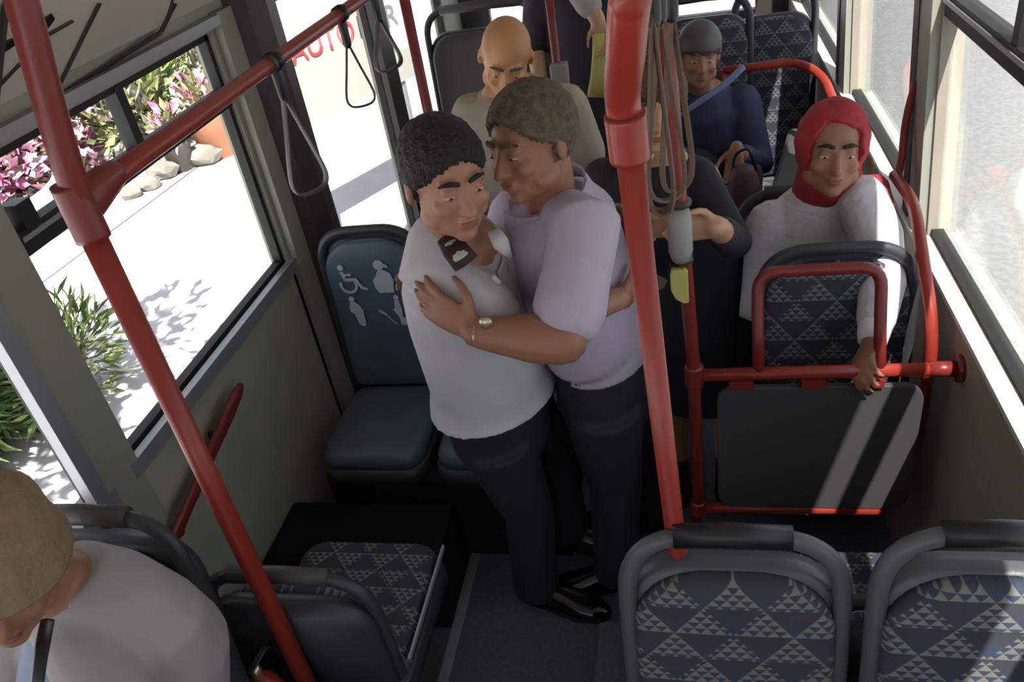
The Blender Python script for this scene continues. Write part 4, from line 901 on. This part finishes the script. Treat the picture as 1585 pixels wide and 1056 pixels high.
for v in vv:
    d = v.co.normalized(); k = 1+.02*math.sin(d.z*14+d.x*5); p = V((d.x*.100*k, d.y*.115*k+.018, d.z*.120*k+.02))
    if d.y < -.30 and (d.x**2*1.2+(d.z+.12)**2) < .52: p = V((p.x*.78, (p.y-.02)*.62+.02, p.z*.8))
    v.co = hc+Rh@p
loft(bm, [hc+Rh@V((0,.03,-.06)), nk+V((.0,.0,.0)), nk+V((.01,.01,-.07))], [(.085,.08),(.10,.09),(.14,.10)], side=(1,0,0), n=18)
loft(bm, [nk+V((.09,.03,-.02)), nk+V((.16,.05,-.03)), nk+V((.20,.08,-.12))], [(.05,.02),(.045,.02),(.03,.012)], side=(0,1,0), n=10)
clothobj(t, 'headscarf', bm, 'scarf', .006, 3)

# ---------------- passenger in sun hat, bottom left
t = thing('person', 'seated passenger in a beige sun hat and light jacket at the bottom left', 'person', (-1.19,.72,.64))
hc = at(0,876,.70); Rh = frame3(cam2w((.38,.62,-.66)), cam2w((.05,-.88,-.46)))
nk = V((hc.x-.03,.80,hc.z-.13)); cst = nk+V((-.0,.03,-.25)); pel = V((-1.20,.80,.76))
bm = bmesh.new(); head_prims(bm, hc, Rh, 1.0); limb(bm, [nk+V((0,0,-.05)), hc+Rh@V((0,.03,-.06))], [.058,.053])
loft(bm, [pel, cst, nk+V((0,0,-.06))], [(.15,.12),(.16,.12),(.12,.08)], side=(1,0,0), n=18)
s0 = at(112,950,.78); e0 = at(190,1100,.66); w0_ = e0+V((-.10,-.2,-.04)); limb(bm,[s0,e0],[.05,.042]); limb(bm,[e0,w0_],[.042,.03]); hand(bm, w0_, (-.2,-.9,-.1), (0,0,-1), (-1,0,0))
s1_ = nk+V((-.16,0,-.12)); e1 = s1_+V((-.02,-.12,-.24)); w1__ = e1+V((.10,-.2,.0)); limb(bm,[s1_,e1],[.05,.042]); limb(bm,[e1,w1__],[.042,.03]); hand(bm, w1__, (.2,-.9,-.1), (0,0,-1), (1,0,0))
for sx in (-1,1): limb(bm, [pel+V((sx*.09,0,0)), V((-1.18+sx*.10,.36,.76)), V((-1.18+sx*.10,.32,.32))], [.085,.06,.045])
skinobj(t, bm, 'skin2', .006); face_parts(t, hc, Rh, 1.0, 'hairg'); hair(t, hc, Rh, 1.04, 'hairg')
bm = bmesh.new(); loft(bm, [pel+V((0,0,-.05)), cst, nk+V((.01,.01,-.14)), nk+V((.01,.01,-.06)), nk+V((0,0,-.01))], [(.19,.16),(.20,.15),(.20,.12),(.145,.09),(.08,.07)], side=(1,0,0), n=22, round_cap=False)
limb(bm,[s0+V((-.04,.01,.01)),s0,s0*.5+e0*.5,e0,e0*.3+w0_*.7],[.070,.076,.076,.070,.055]); limb(bm,[s1_+V((.02,0,0)),e1,e1*.3+w1__*.7],[.082,.07,.055])
clothobj(t, 'jacket', bm, 'jacket', .007, 4)
bm = bmesh.new(); c = cst+V((-.06,-.10,.03)); loft(bm, [c+V((0,-.03,-.15)), c+V((0,-.02,0)), c+V((.02,.02,.11))], [(.085,.05),(.08,.05),(.05,.04)], side=(1,0,0), n=16); clothobj(t, 'undershirt', bm, 'tee', .007, 3)
bm = bmesh.new(); pts = [at(74,960,.66), at(66,1000,.60), at(58,1056,.56), at(54,1110,.54)]; pp_ = smoothpath(pts,4); loft(bm, pp_, [(.010,.003)]*len(pp_), side=cam2w((1,.2,0)), n=8); link('lanyard', bm, 'blackp', t, smooth=True)
bm = bmesh.new()
for sx in (-1,1): loft(bm, [pel+V((sx*.08,0,0)), V((-1.18+sx*.10,.38,.77)), V((-1.18+sx*.10,.33,.72)), V((-1.18+sx*.10,.32,.34))], [.105,.085,.082,.07], n=14)
clothobj(t, 'trousers', bm, 'trou', .012, 4)
bm = bmesh.new(); Z = Rh@V((0,0,1)); c0 = hc+Rh@V((0,.010,.056))
loft(bm, [c0-Z*.045, c0-Z*.040, c0-Z*.010, c0+Z*.012, c0+Z*.055, c0+Z*.080, c0+Z*.092], [(.106,.118),(.106,.118),(.094,.108),(.089,.105),(.082,.097),(.064,.077),(.03,.03)], side=Rh@V((1,0,0)), n=28, round_cap=False)
link('sun_hat', bm, 'hat', t, smooth=True)

# ---------------- person at the top edge holding yellow cloth
t = thing('person', 'standing person in dark coat, grey sleeve and hand just above a yellow cloth', 'person', (-.30,3.5,0))
hc = V((-.40,3.55,1.93)); Rh = frame3((0,-1,-.2),(0,0,1)); nk = V((-.40,3.6,1.79)); pel = V((-.36,3.62,.98)); cst = V((-.39,3.62,1.5))
bm = bmesh.new(); head_prims(bm, hc, Rh, 1.0); limb(bm, [nk+V((0,0,-.05)), hc+Rh@V((0,.03,-.06))], [.058,.053])
loft(bm, [pel, cst, nk+V((0,0,-.06))], [(.15,.12),(.16,.12),(.12,.08)], side=(1,0,0), n=18)
w0_ = at(925,30,3.2); s0 = nk+V((.18,0,-.08)); e0 = w0_+V((-.12,.10,.20)); limb(bm,[s0,e0],[.05,.042]); limb(bm,[e0,w0_],[.042,.03]); hand(bm, w0_, V((.25,-.15,-.9)), (-.3,-.9,.1), (-1,0,0), curl=(.5,.55,.6,.6), s=.9)
s1_ = nk+V((-.18,0,-.08)); e1 = s1_+V((-.05,0,-.28)); w1__ = e1+V((.02,-.1,-.22)); limb(bm,[s1_,e1],[.05,.042]); limb(bm,[e1,w1__],[.042,.03]); hand(bm, w1__, (0,-.2,-1), (1,0,0), (0,-1,0))
for sx in (-1,1): limb(bm, [pel+V((sx*.09,0,0)), V((-.36+sx*.09,3.62,.5)), V((-.36+sx*.09,3.64,.09))], [.085,.06,.045])
skinobj(t, bm, 'skinp', .009); hair(t, hc, Rh, 1.05, 'hairb'); face_parts(t, hc, Rh, 1.0)
bm = bmesh.new(); loft(bm, [pel+V((0,0,-.08)), cst, nk+V((0,0,-.12)), nk+V((0,.01,-.05)), nk+V((0,0,-.01))], [(.19,.15),(.19,.14),(.20,.12),(.14,.10),(.08,.07)], side=(1,0,0), n=22, round_cap=False)
limb(bm,[s1_+V((.02,0,0)),e1],[.075,.062]); clothobj(t, 'coat', bm, 'black', .012, 3)
bm = bmesh.new(); limb(bm,[s0+V((-.02,0,0)),e0,e0*.25+w0_*.75],[.075,.068,.052]); clothobj(t, 'sleeve', bm, 'jacket', .010, 3)
bm = bmesh.new()
for sx in (-1,1): loft(bm, [pel+V((sx*.07,0,.02)), V((-.36+sx*.09,3.62,.5)), V((-.36+sx*.09,3.64,.06))], [.115,.085,.08], n=14, round_cap=False)
clothobj(t, 'trousers', bm, 'trou', .012, 4)
for sx in (-1,1): shoe(t, V((-.36+sx*.09,3.7,0)), (0,-1,0))
c = at(926,52,3.18); bm = bmesh.new(); vv = loft(bm, [c, c+V((.005,0,-.07)), c+V((.0,0,-.15)), c+V((-.01,0,-.24))], [(.022,.012),(.034,.014),(.042,.012),(.055,.008)], side=(1,0,0), n=16, round_cap=False)
o = link('yellow_cloth', bm, 'cloth', smooth=True); tag(o, 'yellow cloth hanging from the raised hand left of the thick pole', 'cloth')
